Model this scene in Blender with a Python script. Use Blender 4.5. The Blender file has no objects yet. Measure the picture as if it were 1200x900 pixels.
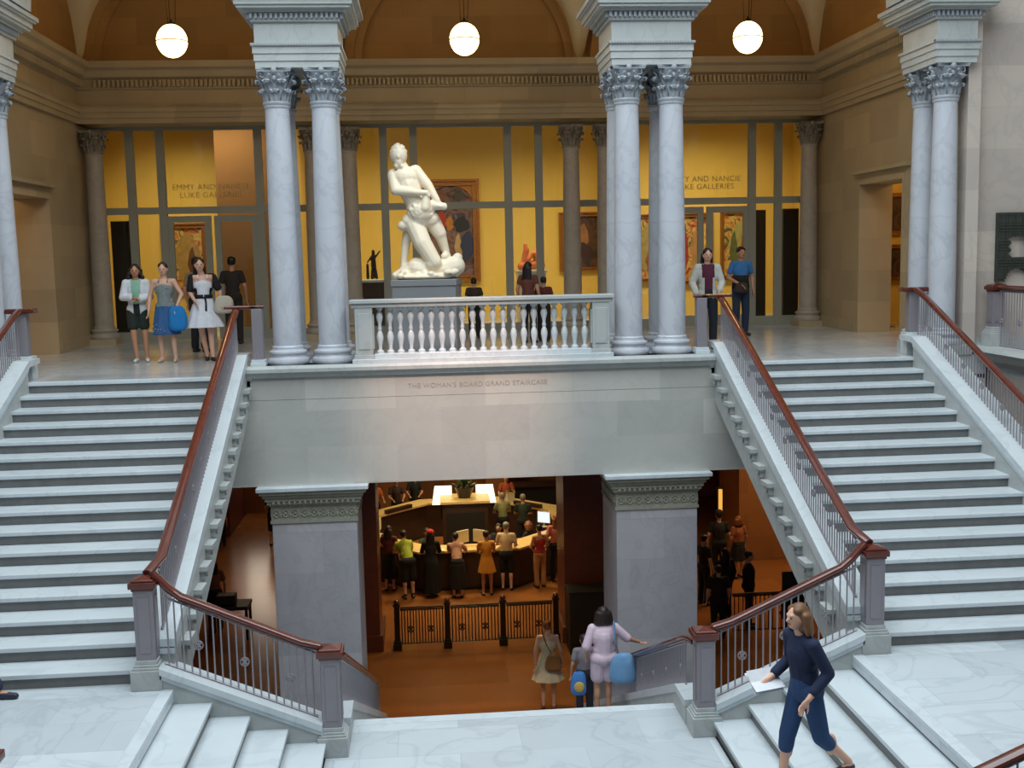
import bpy, math, random
from mathutils import Vector, Matrix, noise
random.seed(7)
C = bpy.context.scene.collection
PI = math.pi
H = 0.155; D = 0.3525
ZL = -16*H          # side landings
ZC = -21*H          # central landing
ZG = -43*H          # ground floor
YL = -15*D

# ------------------------------------------------------------------ materials
def lin(c):
    return tuple(((v/255)/12.92 if v/255 <= .04045 else ((v/255+.055)/1.055)**2.4) for v in c)+(1,)
MATS = {}
def mat(name, col, rough=.5, col2=None, scale=3., metal=0., vein=None, vscale=1.2, brick=None, bump=0., mort=None, coat=0., emit=None, es=0.):
    m = bpy.data.materials.new(name); m.use_nodes = True; MATS[name] = m
    n = m.node_tree; N = n.nodes; L = n.links; b = N['Principled BSDF']
    b.inputs['Roughness'].default_value = rough; b.inputs['Metallic'].default_value = metal
    b.inputs['Coat Weight'].default_value = coat
    tc = N.new('ShaderNodeTexCoord')
    nz = N.new('ShaderNodeTexNoise'); nz.inputs['Scale'].default_value = scale; nz.inputs['Detail'].default_value = 6
    L.new(tc.outputs['Object'], nz.inputs['Vector'])
    mx = N.new('ShaderNodeMixRGB'); mx.inputs[1].default_value = lin(col)
    mx.inputs[2].default_value = lin(col2 if col2 else tuple(max(0, v*.88) for v in col))
    L.new(nz.outputs['Fac'], mx.inputs[0]); out = mx.outputs[0]
    if vein:
        vz = N.new('ShaderNodeTexNoise'); vz.inputs['Scale'].default_value = vscale; vz.inputs['Detail'].default_value = 9; vz.inputs['Distortion'].default_value = 1.6
        L.new(tc.outputs['Object'], vz.inputs['Vector'])
        s = N.new('ShaderNodeMath'); s.operation = 'SUBTRACT'; s.inputs[1].default_value = .5; L.new(vz.outputs['Fac'], s.inputs[0])
        a = N.new('ShaderNodeMath'); a.operation = 'ABSOLUTE'; L.new(s.outputs[0], a.inputs[0])
        r = N.new('ShaderNodeMapRange'); r.inputs['From Min'].default_value = 0; r.inputs['From Max'].default_value = .035
        r.inputs['To Min'].default_value = .3; r.inputs['To Max'].default_value = 0; L.new(a.outputs[0], r.inputs[0])
        v = N.new('ShaderNodeMixRGB'); v.inputs[2].default_value = lin(vein); L.new(r.outputs[0], v.inputs[0]); L.new(out, v.inputs[1]); out = v.outputs[0]
    if brick:
        w, h, kind = brick
        sp = N.new('ShaderNodeSeparateXYZ'); L.new(tc.outputs['Object'], sp.inputs[0])
        cb = N.new('ShaderNodeCombineXYZ')
        if kind == 'v':
            ad = N.new('ShaderNodeMath'); ad.operation = 'ADD'; L.new(sp.outputs[0], ad.inputs[0]); L.new(sp.outputs[1], ad.inputs[1])
            L.new(ad.outputs[0], cb.inputs[0]); L.new(sp.outputs[2], cb.inputs[1])
        else:
            L.new(sp.outputs[0], cb.inputs[0]); L.new(sp.outputs[1], cb.inputs[1])
        bk = N.new('ShaderNodeTexBrick'); bk.inputs['Scale'].default_value = 1; bk.inputs['Brick Width'].default_value = w; bk.inputs['Row Height'].default_value = h
        bk.inputs['Mortar Size'].default_value = .006; bk.inputs['Mortar Smooth'].default_value = .3
        bk.inputs['Color1'].default_value = (1, 1, 1, 1); bk.inputs['Color2'].default_value = (.80, .80, .82, 1); bk.inputs['Mortar'].default_value = (mort or .62, mort or .62, mort or .62, 1)
        L.new(cb.outputs[0], bk.inputs['Vector'])
        mu = N.new('ShaderNodeMixRGB'); mu.blend_type = 'MULTIPLY'; mu.inputs[0].default_value = 1
        L.new(out, mu.inputs[1]); L.new(bk.outputs['Color'], mu.inputs[2]); out = mu.outputs[0]
    L.new(out, b.inputs['Base Color'])
    if bump:
        bp = N.new('ShaderNodeBump'); bp.inputs['Strength'].default_value = bump; bp.inputs['Distance'].default_value = .01
        n2 = N.new('ShaderNodeTexNoise'); n2.inputs['Scale'].default_value = scale*8; n2.inputs['Detail'].default_value = 5
        L.new(tc.outputs['Object'], n2.inputs['Vector']); L.new(n2.outputs['Fac'], bp.inputs['Height']); L.new(bp.outputs[0], b.inputs['Normal'])
    if emit:
        b.inputs['Emission Color'].default_value = lin(emit); b.inputs['Emission Strength'].default_value = es
    return m
def ramp_mat(name, cols, scale, rough=.6, dist=1.5):
    m = bpy.data.materials.new(name); m.use_nodes = True; n = m.node_tree; N = n.nodes; L = n.links; b = N['Principled BSDF']
    b.inputs['Roughness'].default_value = rough
    tc = N.new('ShaderNodeTexCoord'); nz = N.new('ShaderNodeTexNoise'); nz.inputs['Scale'].default_value = scale; nz.inputs['Detail'].default_value = 2; nz.inputs['Distortion'].default_value = dist
    L.new(tc.outputs['Object'], nz.inputs['Vector']); r = N.new('ShaderNodeValToRGB'); L.new(nz.outputs['Fac'], r.inputs[0])
    e = r.color_ramp.elements; k = len(cols)
    e[0].position = .3; e[0].color = lin(cols[0]); e[1].position = .7; e[1].color = lin(cols[-1])
    for i in range(1, k-1):
        q = e.new(.3+.4*i/(k-1)); q.color = lin(cols[i])
    L.new(r.outputs[0], b.inputs['Base Color']); return m

WHITE_M = mat('white_marble', (207, 214, 218), .32, (192, 200, 205), 2.2, vein=(165, 174, 180), vscale=1.1)
FLOOR_M = mat('marble_floor', (207, 214, 218), .26, (190, 198, 203), 1.6, vein=(160, 170, 177), vscale=.9, brick=(1.25, .62, 'h'), mort=.78)
UPFLOOR = mat('upper_marble_floor', (200, 204, 206), .2, (182, 186, 188), 1.8, vein=(140, 140, 138), vscale=.8, brick=(1.4, .9, 'h'), mort=.75)
RISER_M = mat('shaded_riser_marble', (122, 122, 120), .45, (96, 97, 97), 6, vein=(90, 92, 92), vscale=3)  # shade on the riser faces is put into this darker grey
GREY_M = mat('grey_marble', (186, 190, 188), .45, (164, 168, 168), 2.5, vein=(140, 146, 148), vscale=1.4)
BRIDGE_M = mat('bridge_ashlar', (204, 202, 194), .5, (188, 187, 181), 2.0, vein=(182, 180, 174), vscale=1.2, brick=(1.3, .53, 'v'), mort=.86)
PIER_M = mat('pier_ashlar', (196, 190, 192), .5, (170, 168, 174), 2.6, vein=(158, 154, 160), vscale=1.6, brick=(1.05, .62, 'v'), mort=.8)
HALL_M = mat('hall_ashlar', (206, 192, 180), .5, (192, 180, 170), 1.6, vein=(165, 160, 152), vscale=1.0, brick=(1.35, .62, 'v'), mort=.84)
COL_M = mat('column_marble', (200, 202, 208), .38, (176, 180, 190), 2.4, vein=(150, 155, 166), vscale=1.3, bump=.05)
BACKCOL = mat('warm_column_marble', (182, 168, 152), .45, (160, 148, 134), 3, vein=(140, 130, 118), vscale=1.6)
CAP_M = mat('capital_stone', (170, 176, 182), .6, (140, 146, 154), 9, bump=.2)
BACKCAP = mat('warm_capital_stone', (150, 138, 122), .65, (126, 115, 100), 9, bump=.2)
GALL_M = mat('gallery_limestone', (194, 172, 136), .6, (172, 152, 120), 1.6, brick=(1.3, .6, 'v'), mort=.85)
LUN_M = mat('lunette_stone', (194, 148, 88), .65, (174, 130, 76), 1.8, brick=(1.2, .55, 'v'), mort=.82)
VAULT_M = mat('vault_plaster', (232, 214, 176), .8, (222, 204, 166), 1)
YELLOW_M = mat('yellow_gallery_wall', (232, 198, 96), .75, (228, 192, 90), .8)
DIM_M = mat('dimmed_yellow_wall', (122, 84, 34), .75, (116, 80, 32), .8)  # darker copy of the yellow wall; its dimness is put into the colour
METAL_M = mat('grey_window_metal', (160, 158, 144), .5, (150, 148, 134), 3)
BRONZE_M = mat('grey_bronze', (150, 144, 150), .42, (134, 128, 134), 8, metal=.25)
DKBRONZE = mat('dark_bronze', (52, 40, 30), .4, (40, 30, 22), 8, metal=.5)
WOOD_M = mat('red_handrail_wood', (108, 46, 31), .22, (70, 30, 24), 6, coat=.5)
DKWOOD = mat('dark_desk_wood', (66, 44, 34), .4, (46, 30, 24), 5)
TOPWOOD = mat('pale_counter_top', (222, 190, 130), .35, (206, 170, 110), 3)
WARMSTONE = mat('warm_tinted_marble', (112, 56, 38), .4, (88, 40, 28), 3, vein=(60, 28, 20), vscale=2)  # dark marble; red-brown hue of the warm light is put into the colour
BROWNWALL = mat('lobby_brown_wall', (170, 112, 62), .6, (150, 96, 52), 2, brick=(1.3, .6, 'v'), mort=.8)
LFLOOR = mat('lobby_floor', (160, 100, 54), .22, (140, 84, 44), 1.5, brick=(1.2, 1.2, 'h'), mort=.8)
LCEIL = mat('lobby_ceiling', (150, 120, 90), .8)
STATUE_M = mat('statue_marble', (240, 228, 206), .5, (226, 212, 188), 5)
PED_M = mat('pedestal_grey', (132, 134, 136), .5, (124, 126, 130), 3)
RELIEF_M = mat('relief_stone', (62, 66, 58), .7, (38, 42, 38), 14, bump=.8)
GOLD_M = mat('gilt_frame', (190, 130, 50), .4, (130, 76, 28), 20, metal=.5, bump=.5)
BLACK_M = mat('black_panel', (32, 29, 25), .5)
def glassmat():
    m = bpy.data.materials.new('window_glass'); m.use_nodes = True; N = m.node_tree.nodes; L = m.node_tree.links; N.remove(N['Principled BSDF'])
    o = N['Material Output']; t = N.new('ShaderNodeBsdfTransparent'); g = N.new('ShaderNodeBsdfGlossy'); g.inputs['Roughness'].default_value = .02
    t.inputs[0].default_value = (.94, .95, .93, 1)
    f = N.new('ShaderNodeFresnel'); f.inputs[0].default_value = 1.45; x = N.new('ShaderNodeMixShader')
    L.new(f.outputs[0], x.inputs[0]); L.new(t.outputs[0], x.inputs[1]); L.new(g.outputs[0], x.inputs[2]); L.new(x.outputs[0], o.inputs[0]); return m
GLASS = glassmat()

# ------------------------------------------------------------------ mesh builder
class MB:
    def __init__(s): s.v = []; s.f = []
    def add(s, v, f):
        o = len(s.v); s.v += [tuple(p) for p in v]; s.f += [tuple(i+o for i in q) for q in f]; return s
    def box(s, x0, x1, y0, y1, z0, z1):
        if x0 > x1: x0, x1 = x1, x0
        if y0 > y1: y0, y1 = y1, y0
        if z0 > z1: z0, z1 = z1, z0
        v = [(x, y, z) for x in (x0, x1) for y in (y0, y1) for z in (z0, z1)]
        return s.add(v, [(0, 1, 3, 2), (4, 6, 7, 5), (0, 4, 5, 1), (2, 3, 7, 6), (0, 2, 6, 4), (1, 5, 7, 3)])
    def prism(s, poly, axis, a0, a1):
        # poly: 2D points in the remaining two axes (in order), extruded along axis
        if a0 > a1: a0, a1 = a1, a0
        def P(p, a):
            return (a, p[0], p[1]) if axis == 'x' else ((p[0], a, p[1]) if axis == 'y' else (p[0], p[1], a))
        n = len(poly); v = [P(p, a0) for p in poly]+[P(p, a1) for p in poly]
        return s.add(v, [tuple(range(n-1, -1, -1)), tuple(range(n, 2*n))]+[(i, (i+1) % n, n+(i+1) % n, n+i) for i in range(n)])
    def lathe(s, prof, seg=24, c=(0, 0, 0)):
        v = []; f = []
        for r, z in prof:
            for k in range(seg):
                a = 2*PI*k/seg; v.append((c[0]+r*math.cos(a), c[1]+r*math.sin(a), c[2]+z))
        for i in range(len(prof)-1):
            for k in range(seg): f.append((i*seg+k, i*seg+(k+1) % seg, (i+1)*seg+(k+1) % seg, (i+1)*seg+k))
        f.append(tuple(range(seg-1, -1, -1))); o = (len(prof)-1)*seg; f.append(tuple(range(o, o+seg)))
        return s.add(v, f)
    def tube(s, pts, rad, seg=8, sx=1., sz=1.):
        pts = [Vector(p) for p in pts]; n = len(pts)
        if not hasattr(rad, '__len__'): rad = [rad]*n
        v = []; f = []
        for i, p in enumerate(pts):
            t = (pts[min(i+1, n-1)]-pts[max(i-1, 0)]); t = t.normalized() if t.length > 1e-9 else Vector((0, 0, 1))
            u = t.cross(Vector((0, 0, 1)));
            if u.length < .05: u = t.cross(Vector((0, 1, 0)))
            u.normalize(); w = u.cross(t)
            for k in range(seg):
                a = 2*PI*k/seg; v.append(p+u*math.cos(a)*rad[i]*sx+w*math.sin(a)*rad[i]*sz)
        for i in range(n-1):
            for k in range(seg): f.append((i*seg+k, i*seg+(k+1) % seg, (i+1)*seg+(k+1) % seg, (i+1)*seg+k))
        f.append(tuple(range(seg-1, -1, -1))); f.append(tuple(range((n-1)*seg, n*seg)))
        return s.add(v, f)
    def capsule(s, a, b, ra, rb, seg=12):
        a = Vector(a); b = Vector(b); t = b-a
        if t.length < 1e-6: t = Vector((0, 0, .001)); b = a+t
        d = t.normalized(); P = []; R = []
        for k in range(4): th = PI/2*(1-k/4.); P.append(a-d*ra*math.sin(th)); R.append(max(ra*math.cos(th), .0006))
        P += [a, b]; R += [ra, rb]
        for k in range(1, 5): th = PI/2*k/4.; P.append(b+d*rb*math.sin(th)); R.append(max(rb*math.cos(th), .0006))
        return s.tube(P, R, seg)
    def ell(s, c, r, rot=None, seg=16, rings=10):
        M = rot if rot is not None else Matrix.Identity(3); v = []; f = []; c = Vector(c)
        for i in range(rings+1):
            th = PI*i/rings; rr = max(math.sin(th), .003); z = -math.cos(th)
            for k in range(seg):
                a = 2*PI*k/seg; v.append(c+M @ Vector((r[0]*rr*math.cos(a), r[1]*rr*math.sin(a), r[2]*z)))
        for i in range(rings):
            for k in range(seg): f.append((i*seg+k, i*seg+(k+1) % seg, (i+1)*seg+(k+1) % seg, (i+1)*seg+k))
        f.append(tuple(range(seg-1, -1, -1))); f.append(tuple(range(rings*seg, rings*seg+seg)))
        return s.add(v, f)
    def rings(s, rs, seg=28, wave=0., nw=9, cap=True):
        # rs: (cx,cy,cz,rx,ry); wave ramps to the last ring
        v = []; f = []; n = len(rs)
        for i, (x, y, z, a, b) in enumerate(rs):
            for k in range(seg):
                t = 2*PI*k/seg; w = 1+wave*(i/(n-1))*math.sin(nw*t+.7*math.sin(3*t)); v.append((x+a*w*math.cos(t), y+b*w*math.sin(t), z))
        for i in range(n-1):
            for k in range(seg): f.append((i*seg+k, (i+1)*seg+k, (i+1)*seg+(k+1) % seg, i*seg+(k+1) % seg))
        if cap: f.append(tuple(range(seg))); f.append(tuple(range((n-1)*seg+seg-1, (n-1)*seg-1, -1)))
        return s.add(v, f)
    def xf(s, M):
        s.v = [tuple(M @ Vector(p)) for p in s.v]; return s
    def mesh(s, name, m, smooth=False):
        me = bpy.data.meshes.new(name); me.from_pydata(s.v, [], s.f); me.materials.append(m); me.update()
        if smooth:
            me.polygons.foreach_set('use_smooth', [True]*len(me.polygons))
            if smooth is not True: me.set_sharp_from_angle(angle=smooth)
        return me
    def build(s, name, m, parent=None, smooth=False, bevel=0.):
        o = bpy.data.objects.new(name, s.mesh(name, m, smooth)); C.objects.link(o)
        if parent: o.parent = parent
        if bevel:
            b = o.modifiers.new('bevel', 'BEVEL'); b.width = bevel; b.segments = 2; b.limit_method = 'ANGLE'
        return o
SH = .6
def empty(name, loc=(0, 0, 0), rz=0.):
    o = bpy.data.objects.new(name, None); C.objects.link(o); o.location = loc; o.rotation_euler = (0, 0, rz); o.empty_display_size = .1; return o
def tag(o, label, cat, group=None, kind=None):
    o['label'] = label; o['category'] = cat
    if group: o['group'] = group
    if kind: o['kind'] = kind
    return o
def struct(o): o['kind'] = 'structure'; return o
def inst(src, parent=None, loc=None, name=None):
    c = src.copy(); C.objects.link(c); c.parent = parent
    if loc is not None: c.location = loc
    return c
def part(name, mesh, parent, loc=(0, 0, 0), rot=(0, 0, 0)):
    o = bpy.data.objects.new(name, mesh); C.objects.link(o); o.parent = parent; o.location = loc; o.rotation_euler = rot; return o

REMESH = []
def blob(mb, name, m, parent=None, vox=.012, smooth=6):
    o = mb.build(name, m, parent)
    r = o.modifiers.new('r', 'REMESH'); r.mode = 'VOXEL'; r.voxel_size = vox; r.use_smooth_shade = True
    if smooth: q = o.modifiers.new('s', 'SMOOTH'); q.iterations = smooth; q.factor = .5
    REMESH.append(o); return o
def finish_blobs():
    dg = bpy.context.evaluated_depsgraph_get(); dg.update(); new = []
    for o in REMESH: new.append((o, bpy.data.meshes.new_from_object(o.evaluated_get(dg))))
    for o, me in new:
        o.modifiers.clear(); old = o.data; o.data = me; me.name = old.name
        if not me.materials: me.materials.append(old.materials[0])
        me.polygons.foreach_set('use_smooth', [True]*len(me.polygons))

# ================================================================== SETTING
# upper floor slab (also ceiling of the lobby) and bridge face
struct(MB().box(-7.65, 7.65, .352, 7.95, -.35, 0).box(-7.65, -3.80, .12, .352, -.30, -.001).box(3.80, 7.65, .12, .352, -.30, -.001).build('floor', UPFLOOR))
struct(MB().box(-8.9, 8.9, 7.95, 15.2, -.35, -.0).build('floor', UPFLOOR))
for s in (-1, 1):
    struct(MB().box(s*7.65, s*8.9, 2.6, 6.2, -.35, 0).build('floor', UPFLOOR))
bw = struct(MB().box(-7.6, 7.6, .0, .35, -1.62, -.36).box(-3.79, 3.79, .0, .35, -.355, -.02).build('wall_bridge', BRIDGE_M))
tr = MB()
tr.prism([(.3, .14), (-.10, .14), (-.12, .10), (-.12, .05), (-.08, .02), (-.05, -.03), (0, -.04), (.3, -.04)], 'x', -3.42, 3.42)
struct(tr.build('trim_1', GREY_M))
struct(MB().box(-12, 12, -.2, 21, ZG-.2, ZG).build('floor', LFLOOR))
struct(MB().box(-12, 12, .35, 21, -1.62, -1.5).build('ceiling', LCEIL))
# lettering
def lettering(txt, size, loc, rot, m, parent, name, depth=.004, align='CENTER'):
    cu = bpy.data.curves.new(name, 'FONT'); cu.body = txt; cu.size = size; cu.extrude = depth; cu.align_x = align; cu.space_character = 1.08
    o = bpy.data.objects.new(name, cu); C.objects.link(o); dg = bpy.context.evaluated_depsgraph_get(); dg.update()
    me = bpy.data.meshes.new_from_object(o.evaluated_get(dg)); bpy.data.objects.remove(o)
    me.materials.clear(); me.materials.append(m); q = bpy.data.objects.new(name, me); C.objects.link(q); q.location = loc; q.rotation_euler = rot; q.parent = parent; return q
CARVE = mat('carved_letters', (172, 166, 156), .7)
lettering("THE WOMAN'S BOARD GRAND STAIRCASE", .098, (-.1, -.001, -.24), (PI/2, 0, 0), CARVE, bw, 'engraved_lettering')

# gallery side walls with doorways
DY0, DY1, DZ = 3.10, 5.02, 2.85
def side(s):
    x0, x1 = s*7.65, s*8.26
    m = MB().box(x0, x1, .96, DY0, 0, 5.6).box(x0, x1, DY1, 7.95, 0, 5.6).box(x0, x1, DY0, DY1, DZ, 5.6)
    nm = 'wall_right' if s > 0 else 'wall_left'
    struct(m.build(nm, GALL_M))
    # door surround
    f = MB()
    for (a, b) in ((.0, .10), (.10, .20)):
        t = .05-.02*(a > 0); X = s*(7.65-t)
        f.box(x0, X, DY0-b, DY0-a, 0, DZ+b).box(x0, X, DY1+a, DY1+b, 0, DZ+b).box(x0, X, DY0-a, DY1+a, DZ+a, DZ+b)
    f.box(x0, s*7.52, DY0-.26, DY1+.26, DZ+.2, DZ+.27)
    struct(f.build('trim_2', GALL_M))
    struct(MB().box(x0, s*7.61, .5, DY0-.2, 0, .22).box(x0, s*7.61, DY1+.2, 7.9, 0, .22).build('baseboard_right' if s > 0 else 'baseboard_left', GALL_M))
    # entablature along the side wall
    e = MB()
    P = [(0, 4.42), (-.08, 4.42), (-.08, 4.52), (-.11, 4.52), (-.11, 4.63), (-.14, 4.63), (-.14, 4.70), (-.18, 4.74), (-.06, 4.76), (-.06, 5.08), (-.12, 5.1), (-.12, 5.24), (-.30, 5.32), (-.34, 5.42), (-.42, 5.46), (-.44, 5.56), (0, 5.6)]
    e.prism([(s*(7.65+a), z) for a, z in P] if s > 0 else [(s*(7.65+a), z) for a, z in P][::-1], 'y', .9, 7.9)
    struct(e.build('trim_3', GALL_M))
    # lunette above side wall
    struct(MB().box(s*7.66, s*7.9, .96, 7.95, 5.6, 9).build(nm, LUN_M))
    # lit adjoining room beyond the doorway
    struct(MB().box(s*10.2, s*10.3, 1.5, 7.5, 0, 4).box(s*8.26, s*10.3, 7.4, 7.5, 0, 4).box(s*8.26, s*10.3, 1.5, 1.6, 0, 4).build('wall_beyond', YELLOW_M))
    struct(MB().box(s*8.26, s*10.3, 1.5, 7.5, 3.9, 4).build('ceiling', YELLOW_M))
    struct(MB().box(s*8.9, s*10.3, 1.5, 7.5, -.1, 0).build('floor', UPFLOOR))
for s in (-1, 1): side(s)
# back entablature, lunette wall, archivolts, vault
e = MB()
P = [(7.95, 4.42), (7.02, 4.42), (7.02, 4.52), (6.99, 4.52), (6.99, 4.63), (6.96, 4.63), (6.96, 4.70), (6.92, 4.74), (7.04, 4.76), (7.04, 5.06), (6.98, 5.08), (6.98, 5.26), (6.88, 5.30), (6.82, 5.42), (6.72, 5.46), (6.70, 5.58), (7.95, 5.6)]
e.prism(P, 'x', -7.64, 7.64)
struct(e.build('trim_4', GALL_M))
e = MB(); x = -7.2
while x < 7.2:
    e.box(x, x+.045, 6.885, 6.99, 5.11, 5.24); x += .09
struct(e.build('trim_5', GALL_M))
e = MB()
for s in (-1, 1):
    y = 1.4
    while y < 6.8: e.box(s*7.53, s*7.40, y, y+.045, 5.11, 5.24); y += .09
struct(e.build('trim_6', GALL_M))
struct(MB().box(-7.65, 7.65, 7.70, 7.95, 5.6, 9).build('wall_back', LUN_M))
def arch_ring(xc, zc, r0, r1, y0, y1):
    m = MB(); n = 40; v = []; f = []
    for k in range(n+1):
        a = PI*k/n
        for r, y in ((r0, y1), (r0, y0+.04), (r0+(r1-r0)*.45, y0+.04), (r0+(r1-r0)*.45, y0), (r1, y0), (r1, y1)): v.append((xc+r*math.cos(a), y, zc+r*math.sin(a)))
    for k in range(n):
        for j in range(6): f.append((k*6+j, k*6+(j+1) % 6, (k+1)*6+(j+1) % 6, (k+1)*6+j))
    return m.add(v, f)
for xc in (-5.1, 0.14, 5.25):
    struct(arch_ring(xc, 5.6, 2.12, 2.48, 7.55, 7.7).build('trim_7', LUN_M))
ZV = 5.6
for i, xc in enumerate((-5.1, 0, 5.1)):
    m = MB(); n = 44; x0, x1, y0, y1 = xc-2.55, xc+2.55, .7, 7.7; yc = (y0+y1)/2; hy = (y1-y0)/2
    v = []; f = []
    for a in range(n+1):
        for b in range(n+1):
            X = x0+(x1-x0)*a/n; Y = y0+(y1-y0)*b/n
            A = math.sqrt(max(0, 2.45**2-(X-xc)**2)); B = 2.45*math.sqrt(max(0, 1-((Y-yc)/(hy*.93))**2))
            v.append((X, Y, ZV+max(A, B)))
    for a in range(n):
        for b in range(n): f.append((a*(n+1)+b, (a+1)*(n+1)+b, (a+1)*(n+1)+b+1, a*(n+1)+b+1))
    struct(m.add(v, f).build('ceiling', VAULT_M, smooth=True))
# arcade wall above the clusters
m = MB()
def archpoly(xa, xb, xc, r, z0, z1):
    n = 24; p = [(xa, z1), (xa, z0)]
    p += [(xc-r*math.cos(PI*k/n), z0+r*math.sin(PI*k/n)) for k in range(n+1)]
    return p+[(xb, z0), (xb, z1)]
for xa, xb, xc, r in ((-2.53, 2.53, 0, 1.9), (-7.65, -2.53, -4.8, 1.68), (2.53, 7.65, 4.8, 1.68)):
    m.prism(archpoly(xa, xb, xc, r, 5.35, 8.9), 'y', .15, 1.25)
struct(m.build('wall_arcade', GREY_M))
# cool frontal walls beside the staircase
for s in (-1, 1):
    nm = 'wall_right' if s > 0 else 'wall_left'
    struct(MB().box(s*7.42, s*12, .45, .95, -2.48, 8.9).build(nm, HALL_M))
    struct(MB().box(s*7.36, s*7.56, .28, .5, 0, 8.9).build('trim_8', HALL_M))
    struct(MB().box(s*7.58, s*12, .36, .46, 0, .15).box(s*7.58, s*12, .40, .46, .15, .22).build('baseboard_right' if s > 0 else 'baseboard_left', GREY_M))
    # side balcony running towards the viewer
    struct(MB().box(s*7.75, s*12, -14, .45, -.3, 0).build('floor', UPFLOOR))
    struct(MB().box(s*7.75, s*7.95, -14, .45, ZL, -.3).build(nm, HALL_M))
    c = MB(); P = [(7.95, .12), (7.5, .12), (7.46, .06), (7.52, .0), (7.58, -.08), (7.66, -.14), (7.75, -.18), (7.95, -.18)]
    c.prism([(s*a, z) for a, z in (P if s > 0 else P[::-1])], 'y', -14, .44)
    struct(c.build('trim_9', GREY_M))
    struct(MB().box(s*11.9, s*12.1, -14, .45, 0, 8.9).build(nm, HALL_M))
# lower lobby shell
struct(MB().box(-12, 12, 20.5, 20.8, ZG, -1.5).build('wall_lobby_back', BROWNWALL))
struct(MB().box(-12.2, -12, -.2, 20.8, ZG, -1.5).box(12, 12.2, -.2, 20.8, ZG, -1.5).build('wall_lobby_side', BROWNWALL))
struct(MB().box(7.4, 9.6, 12.5, 14.5, ZG, -1.62).build('wall_lobby_right', BROWNWALL))
struct(MB().box(-9.5, -6.9, 17.5, 20.4, ZG, -1.62).build('wall_lobby_left', WARMSTONE))
# landings, solid stair masses below them
LAND = FLOOR_M
for s in (-1, 1):
    struct(MB().box(s*3.40, s*7.74, -9.2, YL+.02, ZL-.12, ZL).build('floor', LAND))
    struct(MB().box(s*3.5, s*7.74, -9.1, YL-.1, ZG, ZL-.12).build('wall_landing', GREY_M))
struct(MB().box(-1.96, 1.96, -9.2, -4.66, ZC-.12, ZC).build('floor', LAND))
struct(MB().box(-1.9, 1.9, -9.1, -4.9, ZG, ZC-.12).build('wall_landing', GREY_M))

# ================================================================== STAIRS
def sloped(y0, y1, lo, hi):     # polygon between two offsets of the nosing line z = .4397*y
    k = H/D; return [(y0, k*y0+lo), (y1, k*y1+lo), (y1, k*y1+hi), (y0, k*y0+hi)]
def flight(s, label):
    t = tag(empty('staircase', (s*5.1, -2.6, ZL)), label, 'stairs'); off = Vector((-s*5.1, 2.6, -ZL))
    def bd(m, name, mt, **k):
        m.v = [tuple(Vector(p)+off) for p in m.v]; return m.build(name, mt, t, **k)
    for k in range(1, 17):
        y = -(k-1)*D; z = -(k-1)*H
        if k > 1: 
            st = bd(MB().box(s*3.69, s*6.47, y-.03, y+D-.001, z-.05, z-.001), 'tread', WHITE_M, bevel=.008)
        else:
            st = bd(MB().box(s*3.69, s*6.47, y-.03, y+.12, z-.05, z+.002), 'tread', WHITE_M, bevel=.008)
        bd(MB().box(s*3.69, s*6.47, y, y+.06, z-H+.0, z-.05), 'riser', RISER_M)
    # inner stringer with stepped brackets, and its sloping cap
    for xa, xb, nm in ((3.42, 3.70, 'in'), (6.46, 6.84, 'out')):
        m = MB(); k = H/D
        m.prism([(-5.3, ZL-.45 if nm == 'in' else ZL), (-.0, -.57), (-.0, .2), (-5.3, k*-5.3+.22)], 'x', s*xa, s*xb)
        bd(m, 'stringer', GREY_M)
        c = MB(); e = .022 if nm == 'in' else .035
        pr = [(-5.32, k*-5.32+.22), (.0, .22), (.42, .24), (.42, .31), (-.02, .31), (-5.32, k*-5.32+.31)]
        c.prism(pr, 'x', s*(xa-e), s*(xb+e))
        c.prism([(-5.32, k*-5.32+.16), (.0, .16), (.0, .23), (-5.32, k*-5.32+.23)], 'x', s*(xa-.015), s*(xb+.015))
        bd(c, 'stringer_cap', WHITE_M)
    for k in range(0, 15):
        y = -k*D; z = -k*H; m = MB()
        m.box(s*3.425, s*3.33, y-.04, y+.25, z-.05, z).box(s*3.425, s*3.345, y-.025, y+.24, z-.07, z-.05)
        m.box(s*3.425, s*3.375, y-.0, y+.06, z-H+.002, z-.07)
        m.prism([(y+.21, z-.07), (y+.09, z-.07), (y+.08, z-.10), (y+.12, z-.15), (y+.17, z-.16), (y+.21, z-.13)], 'x', s*3.425, s*3.36)
        bd(m, 'bracket', GREY_M)
    bd(MB().prism([(-5.28, ZL-.42), (-.0, -.55), (-.0, -.17), (-5.28, ZL-.04)], 'x', s*3.7, s*6.5), 'soffit', GREY_M)
flight(-1, 'wide white marble stair flight rising to the upper landing on the left')
flight(1, 'wide white marble stair flight rising to the upper landing on the right')
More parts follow.
